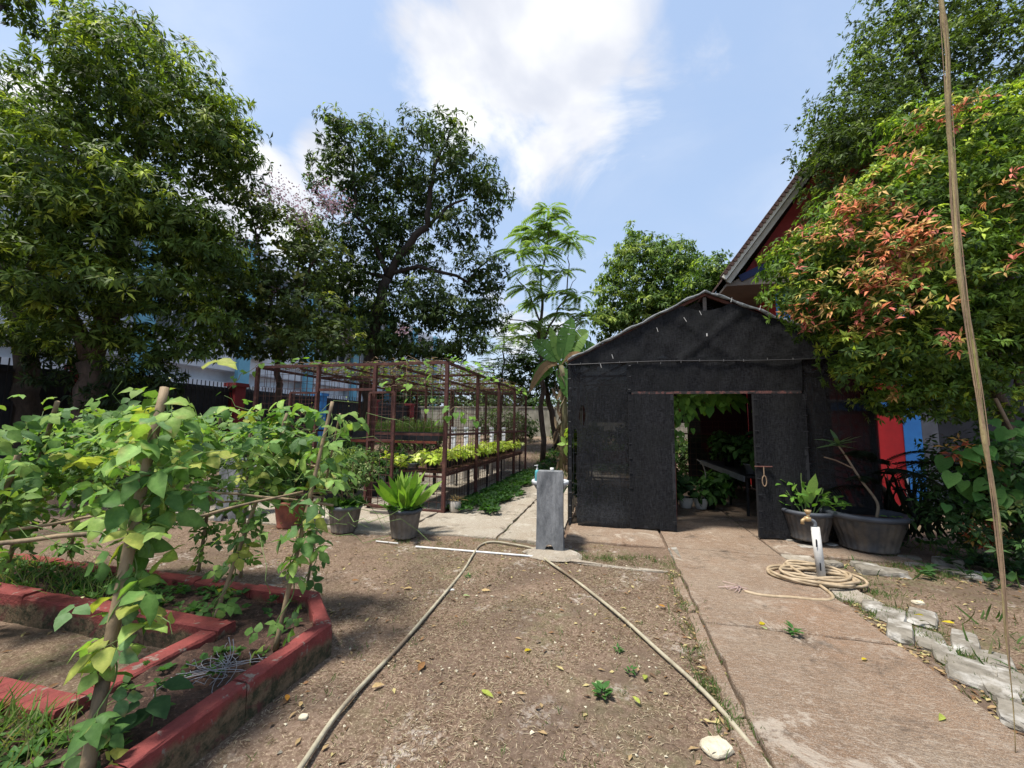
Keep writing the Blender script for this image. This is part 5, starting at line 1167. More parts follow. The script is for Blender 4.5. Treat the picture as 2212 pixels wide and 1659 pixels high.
def vine(pts,nl,spread=.08,down=.3):
    pts=np.array(pts,float);t=np.linspace(0,1,8*(len(pts)-1)+1);idx=t*(len(pts)-1)
    P=np.stack([np.interp(idx,range(len(pts)),pts[:,k]) for k in range(3)],1)+rng.normal(0,.012,(len(t),3))
    build(MB().tube(P,.006,5),'vine_stem',DSTEM if rng.random()<.5 else STEM,g2)
    for i in range(nl):
        q=P[rng.integers(len(P))]+rng.normal(0,spread,3)*[1,1,.6]
        place(random.choice(GL),q,[rng.normal(0,.5),rng.normal(-.3,.5),-down],[rng.normal(0,.3),-.5,1.],g2,s=rng.uniform(.6,1.15))
zr=ZT+.06
vine([(-2.95,6.95,zr),(-2.94,8.2,zr+.06),(-2.9,9.6,zr)],34,.12,.1);vine([(-3.6,7.1,zr),(-3.9,7.6,zr+.1),(-4.6,7.5,zr)],14,.1,.0);vine([(-7.1,7.1,zr),(-6.3,7.2,zr+.06),(-5.5,7.3,zr+.05)],24,.12,.0)
vine([(-7.05,6.85,zr),(-7.5,6.8,2.6),(-7.75,6.75,2.3)],10,.06,.6);vine([(-3.75,6.86,zr),(-3.7,6.84,2.3),(-3.72,6.85,2.05)],3,.04,.7);vine([(-3.35,6.86,zr+.03),(-3.2,6.82,2.5),(-3.15,6.8,1.7)],5,.08,.6)
vine([(-3.1,6.85,1.75),(-2.7,6.9,1.95),(-2.45,7.2,1.7)],15,.10,.6);vine([(-4.2,6.84,2.3),(-3.9,6.84,2.35),(-3.7,6.85,2.3)],8,.08,.5);vine([(-2.93,12.5,zr),(-2.9,14.2,zr),(-2.55,14.4,2.2)],16,.12,.5)
vine([(-6,8.5,zr),(-5,9.5,zr+.05),(-4,10.5,zr)],26,.2,0);vine([(-6.5,10,zr),(-5,11.5,zr),(-3.5,12.,zr)],22,.2,0);vine([(-5.,7.3,zr),(-4.,8.6,zr),(-3.2,9.8,zr)],22,.2,0)
n=1500;P=np.stack([rng.uniform(X0,X1,n),rng.uniform(Y0+.2,Y1,n),ZT+rng.uniform(.03,.12,n)],1)
leaves('roof_leaves',P,rdir(n)*[1,1,.3],np.array([0,0,1.])+.4*rdir(n),rng.uniform(.07,.13,n),.10,pick([(.15,.25,.05),(.2,.32,.06),(.22,.2,.1),(.25,.17,.1)],n),'quad',LEAF,g2,'stuff')
tw=MB()
for j in range(330):
    a=np.array([rng.uniform(X0,X1),rng.uniform(Y0+.1,Y1),ZT+rng.uniform(.04,.12)]);b=a+[rng.normal(0,.7),rng.normal(0,.7),rng.normal(0,.03)];b[0]=min(max(b[0],X0-.1),X1+.1);b[1]=min(max(b[1],Y0),Y1+.1)
    tw.tube(*limb(a,b,.006,.004,.02,5,.15),3,False)
build(tw,'dry_tendrils',DSTEM,g2,kind='stuff')
# items by the cage corner
jc=G(983,1106,.03);jar=thing('cut_bottle','clear cut plastic jug with dried plant, standing by the cage front corner','jug',jc)
build(MB().lathe(jc,[(0,0),(.09,0),(.105,.03),(.105,.17),(.095,.2)],20),'jug_body',AGLASS,jar,True)
ground_leaves('dried_plant',None,None,[jc+[rng.normal(0,.03),rng.normal(0,.03),.2] for _ in range(14)],5,.14,.012,[(.35,.24,.12)],'blade',parent=jar,m=DRY)
lx=build(MB().box(G(820,1108,.05)+[0,0,.01],(.34,.05,.05),.12),'timber_offcut',mat('grey_timber',(.2,.18,.16),(.12,.1,.09),9),None,label='short weathered timber lying at the foot of the cage door',cat='timber')
# ================================================================= SINKS
def sink(c,lb,rz,hgt=1.02,wd=.34):
    t=thing('hand_wash_stand',lb,'sink',c)
    R=np.array(Matrix.Rotation(rz,3,'Z'));tp=lambda x,y,z:np.array(c)+R@np.array([x,y,z])
    # tapered slab, flared foot, with arched drain opening
    prof=[];n=10
    V=[];h=hgt;w2=wd/2
    outline=[(-w2*1.04,0)]
    for k in range(8):
        a=math.pi-math.pi*k/7;outline.append((.065*math.cos(a),.115*max(0,math.sin(a))))
    outline+=[(w2*1.06,0),(w2*1.02,.12),(w2*.98,.45),(w2*1.0,h-.03),(w2*.9,h),(-w2*.9,h),(-w2,h-.03),(-w2*.98,.45),(-w2*1.0,.12)]
    N=len(outline)
    for yy_,sc in((-.0,1.),(.17,1.)):
        for (x,z) in outline:V.append(tp(x,yy_+.06*(1-z/h)*(1 if yy_>0 else -.4),z))
    build(MB().add(V,[tuple(range(N))[::-1],tuple(range(N,2*N))]+[(i,(i+1)%N,N+(i+1)%N,N+i) for i in range(N)]),'pedestal',SINKM,t)
    mb=MB();cc=tp(-.03,.42,hgt-.40)
    mb.lathe(cc,[(.0,-.02),(.10,0),(.20,.12),(.245,.19),(.25,.215),(.225,.22),(.20,.18),(.12,.08),(0,.04)],28)
    build(mb,'basin',SINKM,t,True);build(MB().lathe(cc,[(.252,.19),(.262,.215),(.255,.235),(.228,.235),(.222,.215)],28),'basin_rim',mat('pale_cement_rim',(.5,.52,.54),(.38,.4,.42),9),t,True)
    tpp=tp(.02,.09,hgt);build(MB().tube([tpp+[0,0,-.01],tpp+[0,0,.04]],.025,10),'tap',WHITEP,t,True)
    pt_=tp(.1,.3,.0);build(MB().tube([tp(.08,.3,.0),tp(.08,.3,hgt-.32)],.05,10),'drain_column',SINKM,t,True)
    return t,tp
s1_,tp=sink(G(1187,1195,0)+[0,.0,0],'grey cement hand wash stand between the cage and the shade house, basin behind',.06)
bt=tp(-.155,.30,.945-.05+.0)
bt=tp(-.20,.30,1.02-.40+.236);sb=thing('soap_bottle','clear blue soap pump bottle on the left rim of the sink basin','bottle',bt)
build(MB().lathe(bt,[(0,0),(.03,0),(.032,.01),(.032,.11),(.028,.135),(.014,.15)],16),'bottle_body',TEAL,sb,True);build(MB().tube([bt+[0,0,.15],bt+[0,0,.17]],.015,12).tube([bt+[0,0,.17],bt+[0,0,.2]],.006,8).tube([bt+[-.0,0,.2],bt+[0,0,.215]],.013,10).beam(bt+[0,0,.207],bt+[-.04,0,.205],.01,.01),'pump_head',WHITEP,sb)
s2_,tp=sink(G(487,1125,0),'second cement wash stand, behind the bean vines',.15,1.0,.36)
wc=tp(.0,.08,1.0);build(MB().box(wc+[0,0,.03],(.2,.12,.06),.1),'soap_dish',WHITEP,None,label='white plastic dish on top of the wash stand behind the beans',cat='dish')
# ================================================================= HOSES AND PIPES
def spline(pts,n=10):
    pts=np.array(pts,float);P=np.vstack([2*pts[0]-pts[1],pts,2*pts[-1]-pts[-2]]);o=[]
    for i in range(1,len(P)-2):
        for t in np.linspace(0,1,n,endpoint=False):
            o.append(.5*((2*P[i])+(-P[i-1]+P[i+1])*t+(2*P[i-1]-5*P[i]+4*P[i+1]-P[i+2])*t*t+(-P[i-1]+3*P[i]-3*P[i+1]+P[i+2])*t**3))
    o.append(P[-2]);return np.array(o)
hp=[(560,1800),(655,1659),(745,1530),(865,1400),(950,1300),(1000,1238),(1020,1205),(1036,1183),(1062,1174),(1105,1179),(1155,1190),(1178,1212),(1240,1256),(1330,1328),(1420,1410),(1530,1512),(1650,1655),(1760,1800)]
build(MB().tube(spline([G(x,y,.0)+[0,0,.022] for x,y in hp]),.0135,9),'garden_hose',HOSE,None,True,label='long beige garden hose looped across the dirt in front of the sink',cat='hose')
pp=G(898,1184,0);pq=G(1222,1211,0)
build(MB().tube([pp+[0,0,.018],pq+[0,0,.018]],.0125,9),'ground_pipe',mat('white_pipe',(.72,.72,.70),(.6,.6,.57),5,.5),None,True,label='thin white pipe lying half buried in the dirt before the sink',cat='pipe')
pp=G(812,1171,0);pq=G(860,1176,0);build(MB().tube([pp+[0,0,.012],pq+[0,0,.012]],.010,8),'ground_pipe',WHITEP,None,label='short piece of white pipe showing beside the ginger pot',cat='pipe')
cc=G(1762,1262,0);hp=[]
for k in range(6*28):
    a=2*math.pi*k/28;tn=k/28;R=.37+.06*math.sin(tn*2.1)+.02*math.sin(a*2+tn)
    hp.append(cc+[.03*math.sin(tn*3)+R*1.0*math.cos(a+2.2),.05*math.cos(tn*2)+R*.62*math.sin(a+2.2)+.05,.05+.022*(tn%3)+.012*math.sin(a*3+tn)])
tail=[G(1800,1290,.05),G(1700,1290,.05),G(1640,1285,.05),G(1608,1277,.05)]
hp=np.vstack([hp,spline([hp[-1]]+tail,8)])
build(MB().tube(hp,.0155,8),'coiled_hose',HOSEY,None,True,label='coiled beige hose lying round the standpipe on the path edge',cat='hose')
rb=MB();e=G(1603,1272,.05)
for j in range(9):rb.tube([e+[0,0,.012],e+[rng.normal(-.06,.05),rng.normal(0,.05),rng.uniform(-.0,.04)],e+[rng.normal(-.1,.05),rng.normal(-.03,.07),.01]],.004,4)
build(rb,'frayed_string',mat('pinkish_string',(.5,.36,.32)),None,label='frayed pink plastic string tied at the loose end of the coiled hose',cat='string')
sc=G(1776,1256,0);sc[2]=0;st=thing('standpipe','white pipe standpipe with a worn brass tap, leaning slightly inside the hose coil','tap',sc)
tp_=sc+np.array([-.035,0,.56])
build(MB().tube([sc,tp_],.041,16),'pipe_sleeve',WHITEP,st,True)
build(MB().tube(spline([tp_,tp_+[0,0,.04],tp_+[-.02,-.0,.065],tp_+[-.06,0,.075]],5),.019,10),'elbow',RIMG,st,True)
b_=tp_+np.array([-.06,0,.08])
build(MB().tube([b_+[.02,0,0],b_+[-.03,0,0]],.026,10).tube([b_,b_+[0,0,.06]],.016,8).tube([b_+[0,0,.055],b_+[0,0,.095]],[.022,.034],10).tube([b_+[-.03,0,0],b_+[-.06,-.01,-.02],b_+[-.062,-.01,-.055]],.018,9),'brass_tap',BRASS,st,True)
build(MB().bb(sc+np.array([-.055,-.044,.36]),sc+np.array([-.042,-.041,.44])).bb(sc+np.array([-.03,-.043,.12]),sc+np.array([-.018,-.040,.20])),'print_mark',BLACKP,st)
# ================================================================= RIGHT PLANTERS
a1=G(1749,1178,0);a1[2]=.09;a2=G(1876,1192,0);a2[2]=.05
p1=pot('planter','round black ribbed planter with leafy green shoots, standing on stones by the shade house door','planter',a1,.30,.40,POTD,RIMD,.05,22,base=.68,rim=.06)
for k,(dx,h,s) in enumerate(((-.12,.36,1),(-.05,.5,1),(.15,.3,.8),(-.2,.25,.8),(.22,.22,.7))):
    build(MB().tube(*limb(a1+[dx*.4,0,.33],a1+[dx*1.3,-.03,.4+h],.009,.005,.03),6),'stem',STEM,p1)
LG=[leafmesh('ovate',.17,.075,c,LEAF) for c in((.16,.32,.05),(.22,.38,.06),(.10,.22,.04))]
for j in range(64):
    s_=rng.choice([0,1,2],p=[.5,.2,.3]);bx=(-.17,.0,.2)[s_];P=a1+[bx+rng.normal(0,.09),rng.normal(0,.08),.42+rng.uniform(.0,(.34,.3,.22)[s_])]
    place(random.choice(LG),P,[P[0]-a1[0]+rng.normal(0,.3)-.1,rng.normal(-.2,.4),rng.uniform(0,.5)],[rng.normal(0,.3),-.5,1],p1,s=rng.uniform(.55,.95))
place(leafmesh('blade',.42,.13,(.30,.46,.10),LEAF,curl=.4),a1+[0,-.05,.5],[.22,-.1,1],[-.3,-1,.2],p1)
place(leafmesh('blade',.22,.07,(.24,.40,.08),LEAF,curl=.4),a1+[-.02,-.05,.5],[-.25,-.1,1],[-.3,-1,.2],p1)
p2=pot('planter','wide black ribbed planter holding a bent bare stemmed plant, right of the smaller planter','planter',a2,.44,.47,POTD,RIMD,.045,26,base=.66,rim=.07)
stp=spline([a2+[.12,0,.38],a2+[.14,0,.60],a2+[-.02,0,.88],a2+[-.18,0,1.2],a2+[-.26,0,1.34]],6)
build(MB().tube(stp,np.linspace(.019,.010,len(stp)),8),'stem',mat('pale_stem',(.30,.23,.16),(.2,.15,.1),14,.8,.4),p2,True)
build(MB().tube([a2+[-.11,0,1.04],a2+[-.30,0,1.14],a2+[-.44,0,1.18]],.008,6),'twig',DSTEM,p2)
for j in range(16):
    a=2*math.pi*j/16;P=a2+[-.26,0,1.36+.03*math.sin(j*2)]
    place(leafmesh('blade',.26,.055,(.13,.21,.10),LEAF,curl=.3),P,[math.cos(a),math.sin(a)*.7,rng.uniform(-.25,.7)],[0,-.2,1],p2,s=rng.uniform(.8,1.1))
for j in range(18):
    P=a2+[-.33+rng.normal(0,.07),-.06+rng.normal(0,.07),.48+rng.uniform(0,.1)];place(random.choice(LG),P,[rng.normal(-.2,.5),rng.normal(-.2,.4),.25],[0,-.3,1],p2,s=rng.uniform(.5,.75))
for dx in(.1,.22,.3):place(random.choice(LG),a2+[dx,-.08,.44],[rng.normal(0,.5),-.5,.1],[0,-.2,1],p2,s=.6)
# ================================================================= STONES
def stone(px,py,w,d,h,rz,lb,m=STONE,nm='stone',z=0.,tilt=None,cat='stone',amp=.14,grp=None):
    c=G(px,py,z);o=build(rock((c[0],c[1],z+h*.10),(w*.88,d*.9,h*.62),rz,amp=amp*.6,rd=.34 if m is STONE else .6),nm,m,None,label=lb,cat=cat,group=grp)
    return o
for a in ((1712,1172,.24,.16,.13,.2,'rough block wedged under the left side of the smaller planter'),(1748,1186,.30,.16,.10,.1,'flat block under the front of the smaller planter'),(1797,1182,.16,.14,.12,.6,'small block between the two planters'),(1829,1178,.16,.14,.12,.4,'grey block propped under the left side of the wide planter'),
          (1836,1206,.34,.12,.07,-.1,'whitewashed block behind the hose coil'),(1800,1222,.2,.14,.12,.3,'whitewashed block just right of the standpipe'),(1868,1226,.3,.13,.13,-.2,'broken whitewashed block left of the big pale block'),(1900,1205,.36,.12,.08,-.15,'whitewashed slab touching the red plastic sheet'),
          (1905,1240,.50,.24,.15,-.1,'largest pale block in the middle of the stone row'),(1962,1208,.28,.14,.09,.1,'small pale block behind the largest one'),(2006,1228,.50,.15,.09,-.2,'long low block right of the largest pale block'),(2048,1222,.30,.12,.22,-.35,'tilted grey block standing on edge in the row'),(2085,1242,.42,.22,.09,-.15,'flat dark block at the right end of the row')):
    stone(*a)
for a in ((1885,1316,.26,.16,.12,1.1,'first whitewashed kerb stone below the hose coil'),(1926,1335,.34,.2,.11,1.0,'whitewashed kerb stone, second below the hose coil'),(1945,1372,.40,.17,.15,1.05,'chunky kerb stone with grey patches beside the path joint'),(1992,1338,.42,.2,.09,1.0,'flat grey stone with a yellow leaf on it'),
          (2010,1388,.42,.18,.08,1.1,'low mossy stone in the middle of the path edging'),(2042,1418,.34,.14,.09,1.1,'narrow grey kerb stone next to the path'),(2085,1392,.5,.16,.08,1.0,'long thin stone at the outer edge of the edging'),(2098,1460,.42,.24,.12,1.0,'large whitewashed kerb stone lower in the edging'),
          (2150,1440,.46,.2,.08,1.0,'pale outer stone beside the large kerb stone'),(2160,1500,.3,.16,.13,1.1,'mossy kerb stone with grass on it'),(2205,1490,.4,.2,.1,1.,'pale stone at the right edge of the photo'),(2200,1560,.28,.16,.13,1.,'last dark kerb stone at the lower right')):
    stone(*a)
stone(1547,1618,.155,.12,.07,.5,'cream rough rock beside the path, near the bottom of the photo',ROCK,'rock',amp=.22);stone(655,1550,.05,.04,.03,.3,'small pale pebble near the raised bed',ROCK,'pebble');stone(1983,1303,.10,.07,.05,.2,'small white stone on the dirt right of the edging',ROCK,'pebble');stone(1519,1380,.05,.04,.03,.2,'little white stone at the left edge of the path',WHITEP,'pebble')
stone(975,1275,.06,.035,.025,.6,'white chip lying against the hose',WHITEP,'pebble')
c=G(1862,1190,.0)
rbg=MB().grid(lambda u,v:(c[0]-.18+u*.38,c[1]-.12+v*.26,.10+.035*math.sin(u*9+v*4)+.03*math.cos(v*8)+rng.normal(0,.006)-.12*abs(u-.5)*2*abs(v-.5)),12,9)
build(rbg,'red_plastic_sheet',REDBAG,None,True,label='crumpled red plastic sheet in front of the wide planter',cat='plastic sheet')
# ================================================================= HANGING ROOT
hr=np.array([1.90,2.66,0.]);rt_=thing('hanging_root','long fibrous aerial root hanging straight down in the right foreground','hanging root',(hr[0],hr[1],6.))
z=np.linspace(.03,6.,90);P=np.stack([hr[0]+.014*np.sin(z*1.9)+.006*np.sin(z*7),hr[1]+.012*np.cos(z*2.3),z],1)
rad=np.interp(z,[0,.5,1.0,1.6,2.4,3.6,6],[.0015,.003,.007,.011,.013,.0115,.011])*(1+.12*np.sin(z*13)+.08*np.sin(z*29))
build(MB().tube(P,rad,9),'root_core',ROPE,rt_,True)
fb=MB()
for j in range(46):
    z0=rng.uniform(.3,3.4);L=rng.uniform(.25,.9);a=rng.uniform(0,6.28);zz_=np.linspace(z0,z0+L,8);r0_=np.interp(zz_,[0,.5,1.0,1.6,2.4,3.6,6],[.0015,.003,.007,.011,.013,.0115,.011])+.003*np.sin(np.linspace(0,3.14,8))*rng.uniform(0,1.2)
    fb.tube(np.stack([hr[0]+.014*np.sin(zz_*1.9)+r0_*np.cos(a+zz_*.8),hr[1]+.012*np.cos(zz_*2.3)+r0_*np.sin(a+zz_*.8),zz_],1),.0022,4)
build(fb,'root_fibres',DSTEM,rt_,kind='stuff')
# ================================================================= SHADE HOUSE CONTENTS
HLc=[leafmesh('heart',.19,.15,c,LEAFG) for c in((.12,.26,.045),(.17,.34,.05),(.08,.19,.035))]
SMh=[leafmesh('heart',.10,.09,c,LEAFG) for c in((.09,.2,.035),(.14,.28,.05))]
def hang(x,y,z,lb,potm,nl,L,spread=.3,down=.5,lm=HLc,pz=2.6,s=1.):
    c=np.array([x,y,z]);t=thing('hanging_plant',lb,'hanging plant',c)
    build(MB().lathe(c,[(0,-.14),(.07,-.14),(.10,0),(.11,0),(.11,.02),(.09,.02)],18),'pot',potm,t,True)
    w=MB()
    for k in range(3):a=2.1*k;w.tube([c+[.1*math.cos(a),.1*math.sin(a),0],c+[0,0,pz-z]],.003,4)
    build(w,'hanger',WHITEP,t)
    for i in range(nl):
        a=rng.uniform(0,6.28);r=spread*rng.uniform(.15,1);P=c+[r*math.cos(a),r*math.sin(a)*.7,.08-down*r*rng.uniform(.2,1.3)]
        place(random.choice(lm),P,[math.cos(a),math.sin(a)*.6,-.9],[math.cos(a)*.5,-.7,.7],t,s=s*rng.uniform(.7,1.15))
    return t
hang(1.66,7.55,2.12,'large leaved hanging plant filling the top of the open doorway',TERRA,62,.2,.42,.6,s=.95);hang(2.0,7.9,2.15,'leafy hanging plant behind the right end of the door lintel',TERRA,26,.2,.3,.5)
hang(1.24,7.6,2.03,'small red hanging pot at the upper left of the doorway',mat('red_pot',(.36,.06,.035),(.28,.05,.03),5),14,.1,.2,.5,SMh)
hang(2.9,8.5,2.0,'hanging plant deep inside at the right of the shade house',BLACKP,20,.2,.3,.5);hang(1.5,9.6,2.0,'hanging plant in the middle of the shade house',BLACKP,20,.2,.3,.6)
vn=thing('heart_leaf_vine','heart leaf vine trailing down a red post inside the left of the doorway','climber',(1.05,7.3,2.3))
build(MB().bb((1.02,7.45,0),(1.07,7.5,2.6)),'support_post',mat('red_post',(.20,.04,.03),(.12,.035,.03),9),vn)
for k in range(5):
    x=1.0+.07*k+rng.normal(0,.02);zb=(1.15,.95,1.25,1.7,1.5)[k];z=np.linspace(2.3,zb,16);P=np.stack([x+.04*np.sin(z*5+k),7.3+.06*np.cos(z*4+k)+0*z,z],1)
    build(MB().tube(P,.004,4),'vine_stem',STEM,vn)
    for i in range(22):
        q=P[rng.integers(16)]+rng.normal(0,.03,3);place(random.choice(SMh),q,[rng.normal(0,.5),-.3,-1],[rng.normal(0,.3),-1,.3],vn,s=rng.uniform(.7,1.2))
for i in range(50):
    q=np.array([rng.uniform(.95,2.1),7.25+rng.uniform(0,.5),rng.uniform(2.02,2.25)]);place(random.choice(SMh),q,[rng.normal(0,.6),-.4,-.8],[rng.normal(0,.3),-1,.5],vn,s=rng.uniform(.8,1.4))
wp=None
for (px,py,lb) in((1482,1097,'left white pot just inside the shade house door'),(1515,1099,'right white pot just inside the door, with a curved bare stem')):
    c=G(px,py,.04);t=thing('white_pot',lb,'potted plant',c)
    build(MB().lathe(c,[(0,0),(.085,0),(.10,.01),(.135,.13),(.145,.19),(.152,.195),(.15,.21),(.13,.21)],28),'pot_body',mat('white_glazed_pot',(.66,.65,.6),(.56,.55,.5),7,.5,.1),t,True)
    build(MB().lathe(c,[(0,.18),(.135,.18)],20),'pot_soil',SOIL,t)
    for i in range(16):
        a=rng.uniform(0,6.28);place(leafmesh('ovate',.2,.13,(.05,.12,.04) if i%2 else (.035,.08,.03),LEAFG),c+[.05*math.cos(a),.05*math.sin(a),.24+rng.uniform(0,.22)],[math.cos(a),math.sin(a),-.1],[0,-.5,1],t,s=rng.uniform(.6,1.05))
c=G(1515,1099,.04);t2=bpy.data.objects['white_pot.001'];build(MB().tube(spline([c+[.02,0,.18],c+[.03,0,.4],c+[.10,0,.6],c+[.05,0,.85],c+[-.05,0,.95]],6),.011,6),'stem',mat('grey_stem',(.3,.28,.24)),t2,True)
bn2=thing('plant_bench','dark steel bench inside the shade house on the right, crowded with plants','bench',(2.9,9.6,0))
build(MB().bb((2.35,8.2,.72),(3.5,11.8,.76)),'bench_top',BLACKM,bn2);build(MB().bb((2.3,8.15,.66),(2.33,11.8,.76)),'gutter',RIMG,bn2)
for y in(8.3,9.4,10.6,11.7):
    for x in(2.4,3.4):build(MB().bb((x-.02,y-.02,0),(x+.02,y+.02,.72)),'leg',BLACKM,bn2)
bn3=thing('plant_bench','rusty steel shelf inside the shade house on the left','bench',(.0,9.3,0))
build(MB().bb((-.6,7.6,.95),(.95,11,.99)),'bench_top',RUST,bn3)
for y in(7.7,9.3,10.9):
    for x in(-.5,.9):build(MB().bb((x-.02,y-.02,0),(x+.02,y+.02,.95)),'leg',RUST,bn3)
sp_=[(2.55,8.5,.77,.3,'broad dark leaved plant at the front of the right bench'),(2.9,9.3,.77,.34,'dark plant second along the right bench'),(2.6,10.2,.77,.34,'tall dark plant in the middle of the right bench'),(3.1,11.,.77,.32,'dark plant at the back of the right bench'),
    (.75,8.0,1.0,.28,'leafy plant at the front corner of the left shelf'),(.4,8.9,1.,.3,'leafy plant on the left shelf behind the vine'),(.6,10.,1.,.3,'leafy plant at the back of the left shelf'),(1.15,8.6,.05,.3,'dark floor plant behind the white pots'),(1.85,8.75,.05,.26,'patterned leaf floor plant right of the white pots'),(.85,8.2,.05,.34,'bushy floor plant under the left shelf'),(2.2,9.4,.05,.3,'floor plant before the right bench'),(-.35,7.3,.05,.3,'plant seen through the torn net by the left corner'),(-.4,7.4,.95,.3,'yellow green plant seen through the tear in the net')]
for i,(x,y,z,s,lb) in enumerate(sp_):
    c=np.array([x,y,z]);t=thing('potted_plant',lb,'potted plant',c)
    build(MB().lathe(c,[(0,0),(.09,0),(.125,.17),(.14,.17),(.14,.19),(.12,.19)],18),'pot',BLACKP if i%3 else RIMG,t,True)
    P,A,C=crown_points([(c+[0,0,.2+s*.75],(s,s*.9,s*.8))],50,.2,.3);n=len(P)
    pal=[(.03,.07,.03),(.06,.13,.045)] if i%2 else [(.05,.12,.03),(.09,.18,.05)]
    if i==12:pal=[(.35,.4,.08),(.2,.3,.06)]
    leaves('foliage',tpl='ovate',m=LEAFG,parent=t,kind='stuff',**rosettes(P,A,3,.17,.10,.5,1.,colR=pick(pal,n)))
# ================================================================= GROUND COVER AND LITTER
def patch(n,fn):
    out=[]
    while len(out)<n:
        p=fn()
        if p is not None:out.append(p)
    return np.array(out)
def strip():
    y=7.0+rng.beta(1.0,1.4)*7;x=rng.uniform(-2.92,-2.05+.15*math.sin(y*3)-(y>10)*.1)
    if math.sin(x*7+y*2.2)+math.sin(y*4.1)+1.2<0 and rng.random()<.8:return None
    return (x,y,float(gz(x,y))+.04)
pts=patch(1500,strip)
ground_leaves('ground_cover','low green creeping plants spreading along the right side of the wire cage','ground cover',pts,5,.075,.045,[(.04,.10,.025),(.07,.15,.035),(.05,.12,.03)],zoff=.05,drp=.05)
def gblades(name,label,pts,h0,h1,w=.005,cols=((.08,.15,.04),(.12,.19,.055),(.2,.19,.09)),lean=.7):
    n=len(pts);return leaves(name,pts,np.stack([rng.normal(0,lean,n),rng.normal(0,lean,n),np.ones(n)],1),rdir(n),rng.uniform(h0,h1,n),w,pick(cols,n),'blade',LEAF,None,'stuff',label=label,cat='grass')
def line(pts,n,sp):
    pts=np.array(pts);seg=rng.integers(0,len(pts)-1,n);t=rng.random((n,1));p=pts[seg]*(1-t)+pts[seg+1]*t;p=p+rng.normal(0,sp,(n,3))*[1,1,0];return p
g=lambda *a:[G(x,y,.0) for x,y in a]
edge=g((1445,1210),(1480,1300),(1510,1400),(1550,1500),(1610,1600),(1650,1680))
P=np.concatenate([line(edge,2300,.065),line(g((1085,1165),(1120,1110),(1150,1062)),500,.03),line(g((1000,1170),(1165,1172)),250,.05),line(g((1240,1200),(1330,1210),(1440,1215)),900,.09),line(g((820,1170),(1000,1180)),260,.06),
   line(g((1800,1290),(1870,1310),(1950,1330),(2050,1400),(2120,1470)),1500,.07),line(g((1820,1260),(1900,1280)),900,.12),line(g((1960,1230),(2080,1260)),500,.12),line(g((1560,1110),(1600,1150)),120,.03),line(g((1880,1200),(1960,1210)),260,.05),line(g((1890,1322),(1960,1360),(2050,1410),(2120,1460),(2200,1530)),1700,.10),line(g((1820,1215),(1960,1235),(2060,1240)),700,.10)])
P=P[:,:3];P=P[(np.sin(P[:,0]*23+P[:,1]*9)+np.sin(P[:,1]*17-P[:,0]*7)+rng.normal(0,.45,len(P)))>.1];P[:,2]=gz(P[:,0],P[:,1])
gblades('grass_tufts','short grass growing in joints and along the edges of the paving',P,.03,.085,.005)
# straw and dry thatch on the dirt
n=46000;P=np.stack([rng.uniform(-2.3,.68,n),rng.uniform(1.5,5.4,n)**1.0,np.zeros(n)],1)
w_=np.sin(P[:,0]*3.1+P[:,1]*1.7)+np.sin(P[:,0]*7-P[:,1]*5)+rng.normal(0,.9,n);P=P[(w_>-.3)&~((P[:,0]<-1.9)&(P[:,1]<2.7))];n=len(P);P[:,2]=gz(P[:,0],P[:,1])+.004
leaves('dry_straw',P,np.stack([rng.normal(0,1,n),rng.normal(0,1,n),rng.normal(.05,.12,n)],1),np.tile([[0,0,1.]],(n,1))+.2*rdir(n),rng.uniform(.012,.05,n),.0034,pick([(.44,.34,.25),(.30,.21,.15),(.17,.115,.08),(.56,.46,.35)],n),'quad',DRY,None,'stuff',label='fine dry straw and clipped grass scattered over the dirt',cat='straw')
n=5200;P=np.concatenate([np.stack([rng.uniform(-6,1.0,n),rng.uniform(3.1,5.5,n),np.zeros(n)],1),np.stack([rng.uniform(2.3,4.6,2500),rng.uniform(2.6,5.6,2500),np.zeros(2500)],1)]);n=len(P);P[:,2]=gz(P[:,0],P[:,1])+.004
leaves('dry_straw',P,np.stack([rng.normal(0,1,n),rng.normal(0,1,n),rng.normal(.05,.12,n)],1),np.tile([[0,0,1.]],(n,1)),rng.uniform(.02,.06,n),.005,pick([(.40,.31,.2),(.28,.2,.13),(.16,.11,.07)],n),'quad',DRY,None,'stuff',label='coarser dry litter on the dirt farther from the camera',cat='straw')
# sparse green sprigs in the dirt
def dirtpt():
    x=rng.uniform(-2.,.68);y=rng.uniform(1.5,5.4)
    if x<-1.85 and y<2.7:return None
    return (x,y,float(gz(x,y)))
P=patch(150,dirtpt);P=np.repeat(P,7,0)+rng.normal(0,.02,(150*7,3))*[1,1,0];gblades('grass_sprigs','sparse green sprigs scattered across the dry dirt',P,.015,.045,.004)
def yard(n,x0,x1,y0,y1):
    x=rng.uniform(x0,x1,n);y=rng.uniform(y0,y1,n);k=(np.sin(x*1.9+y*.8)+np.sin(y*1.3-x)+rng.normal(0,.7,n))>-.6;x=x[k];y=y[k];return np.stack([x,y,gz(x,y)],1)
P=np.concatenate([yard(6000,-3,1,13,26),yard(3500,-14,-3,14.5,26),yard(1500,-12.5,-7.4,5,14),yard(500,2.6,6,5.3,7.5),yard(160,2.4,4.6,2.6,4.6)])
Ps_=yard(900,2.4,4.7,2.6,5.4)
gblades('sparse_grass','thin short grass on the reddish dirt right of the stone edging',Ps_,.02,.07,.005)
gblades('yard_grass','rough patchy grass on the rising ground at the back and beside the shrubs',P,.06,.2,.016,((.06,.12,.03),(.10,.16,.05),(.16,.15,.07)))
P=yard(1300,-2.8,1,14.5,25);ground_leaves('yard_weeds','broad leaved weeds on the bank below the far wall','weeds',P,5,.14,.08,[(.05,.11,.03),(.08,.15,.04),(.03,.07,.02)],zoff=.06)
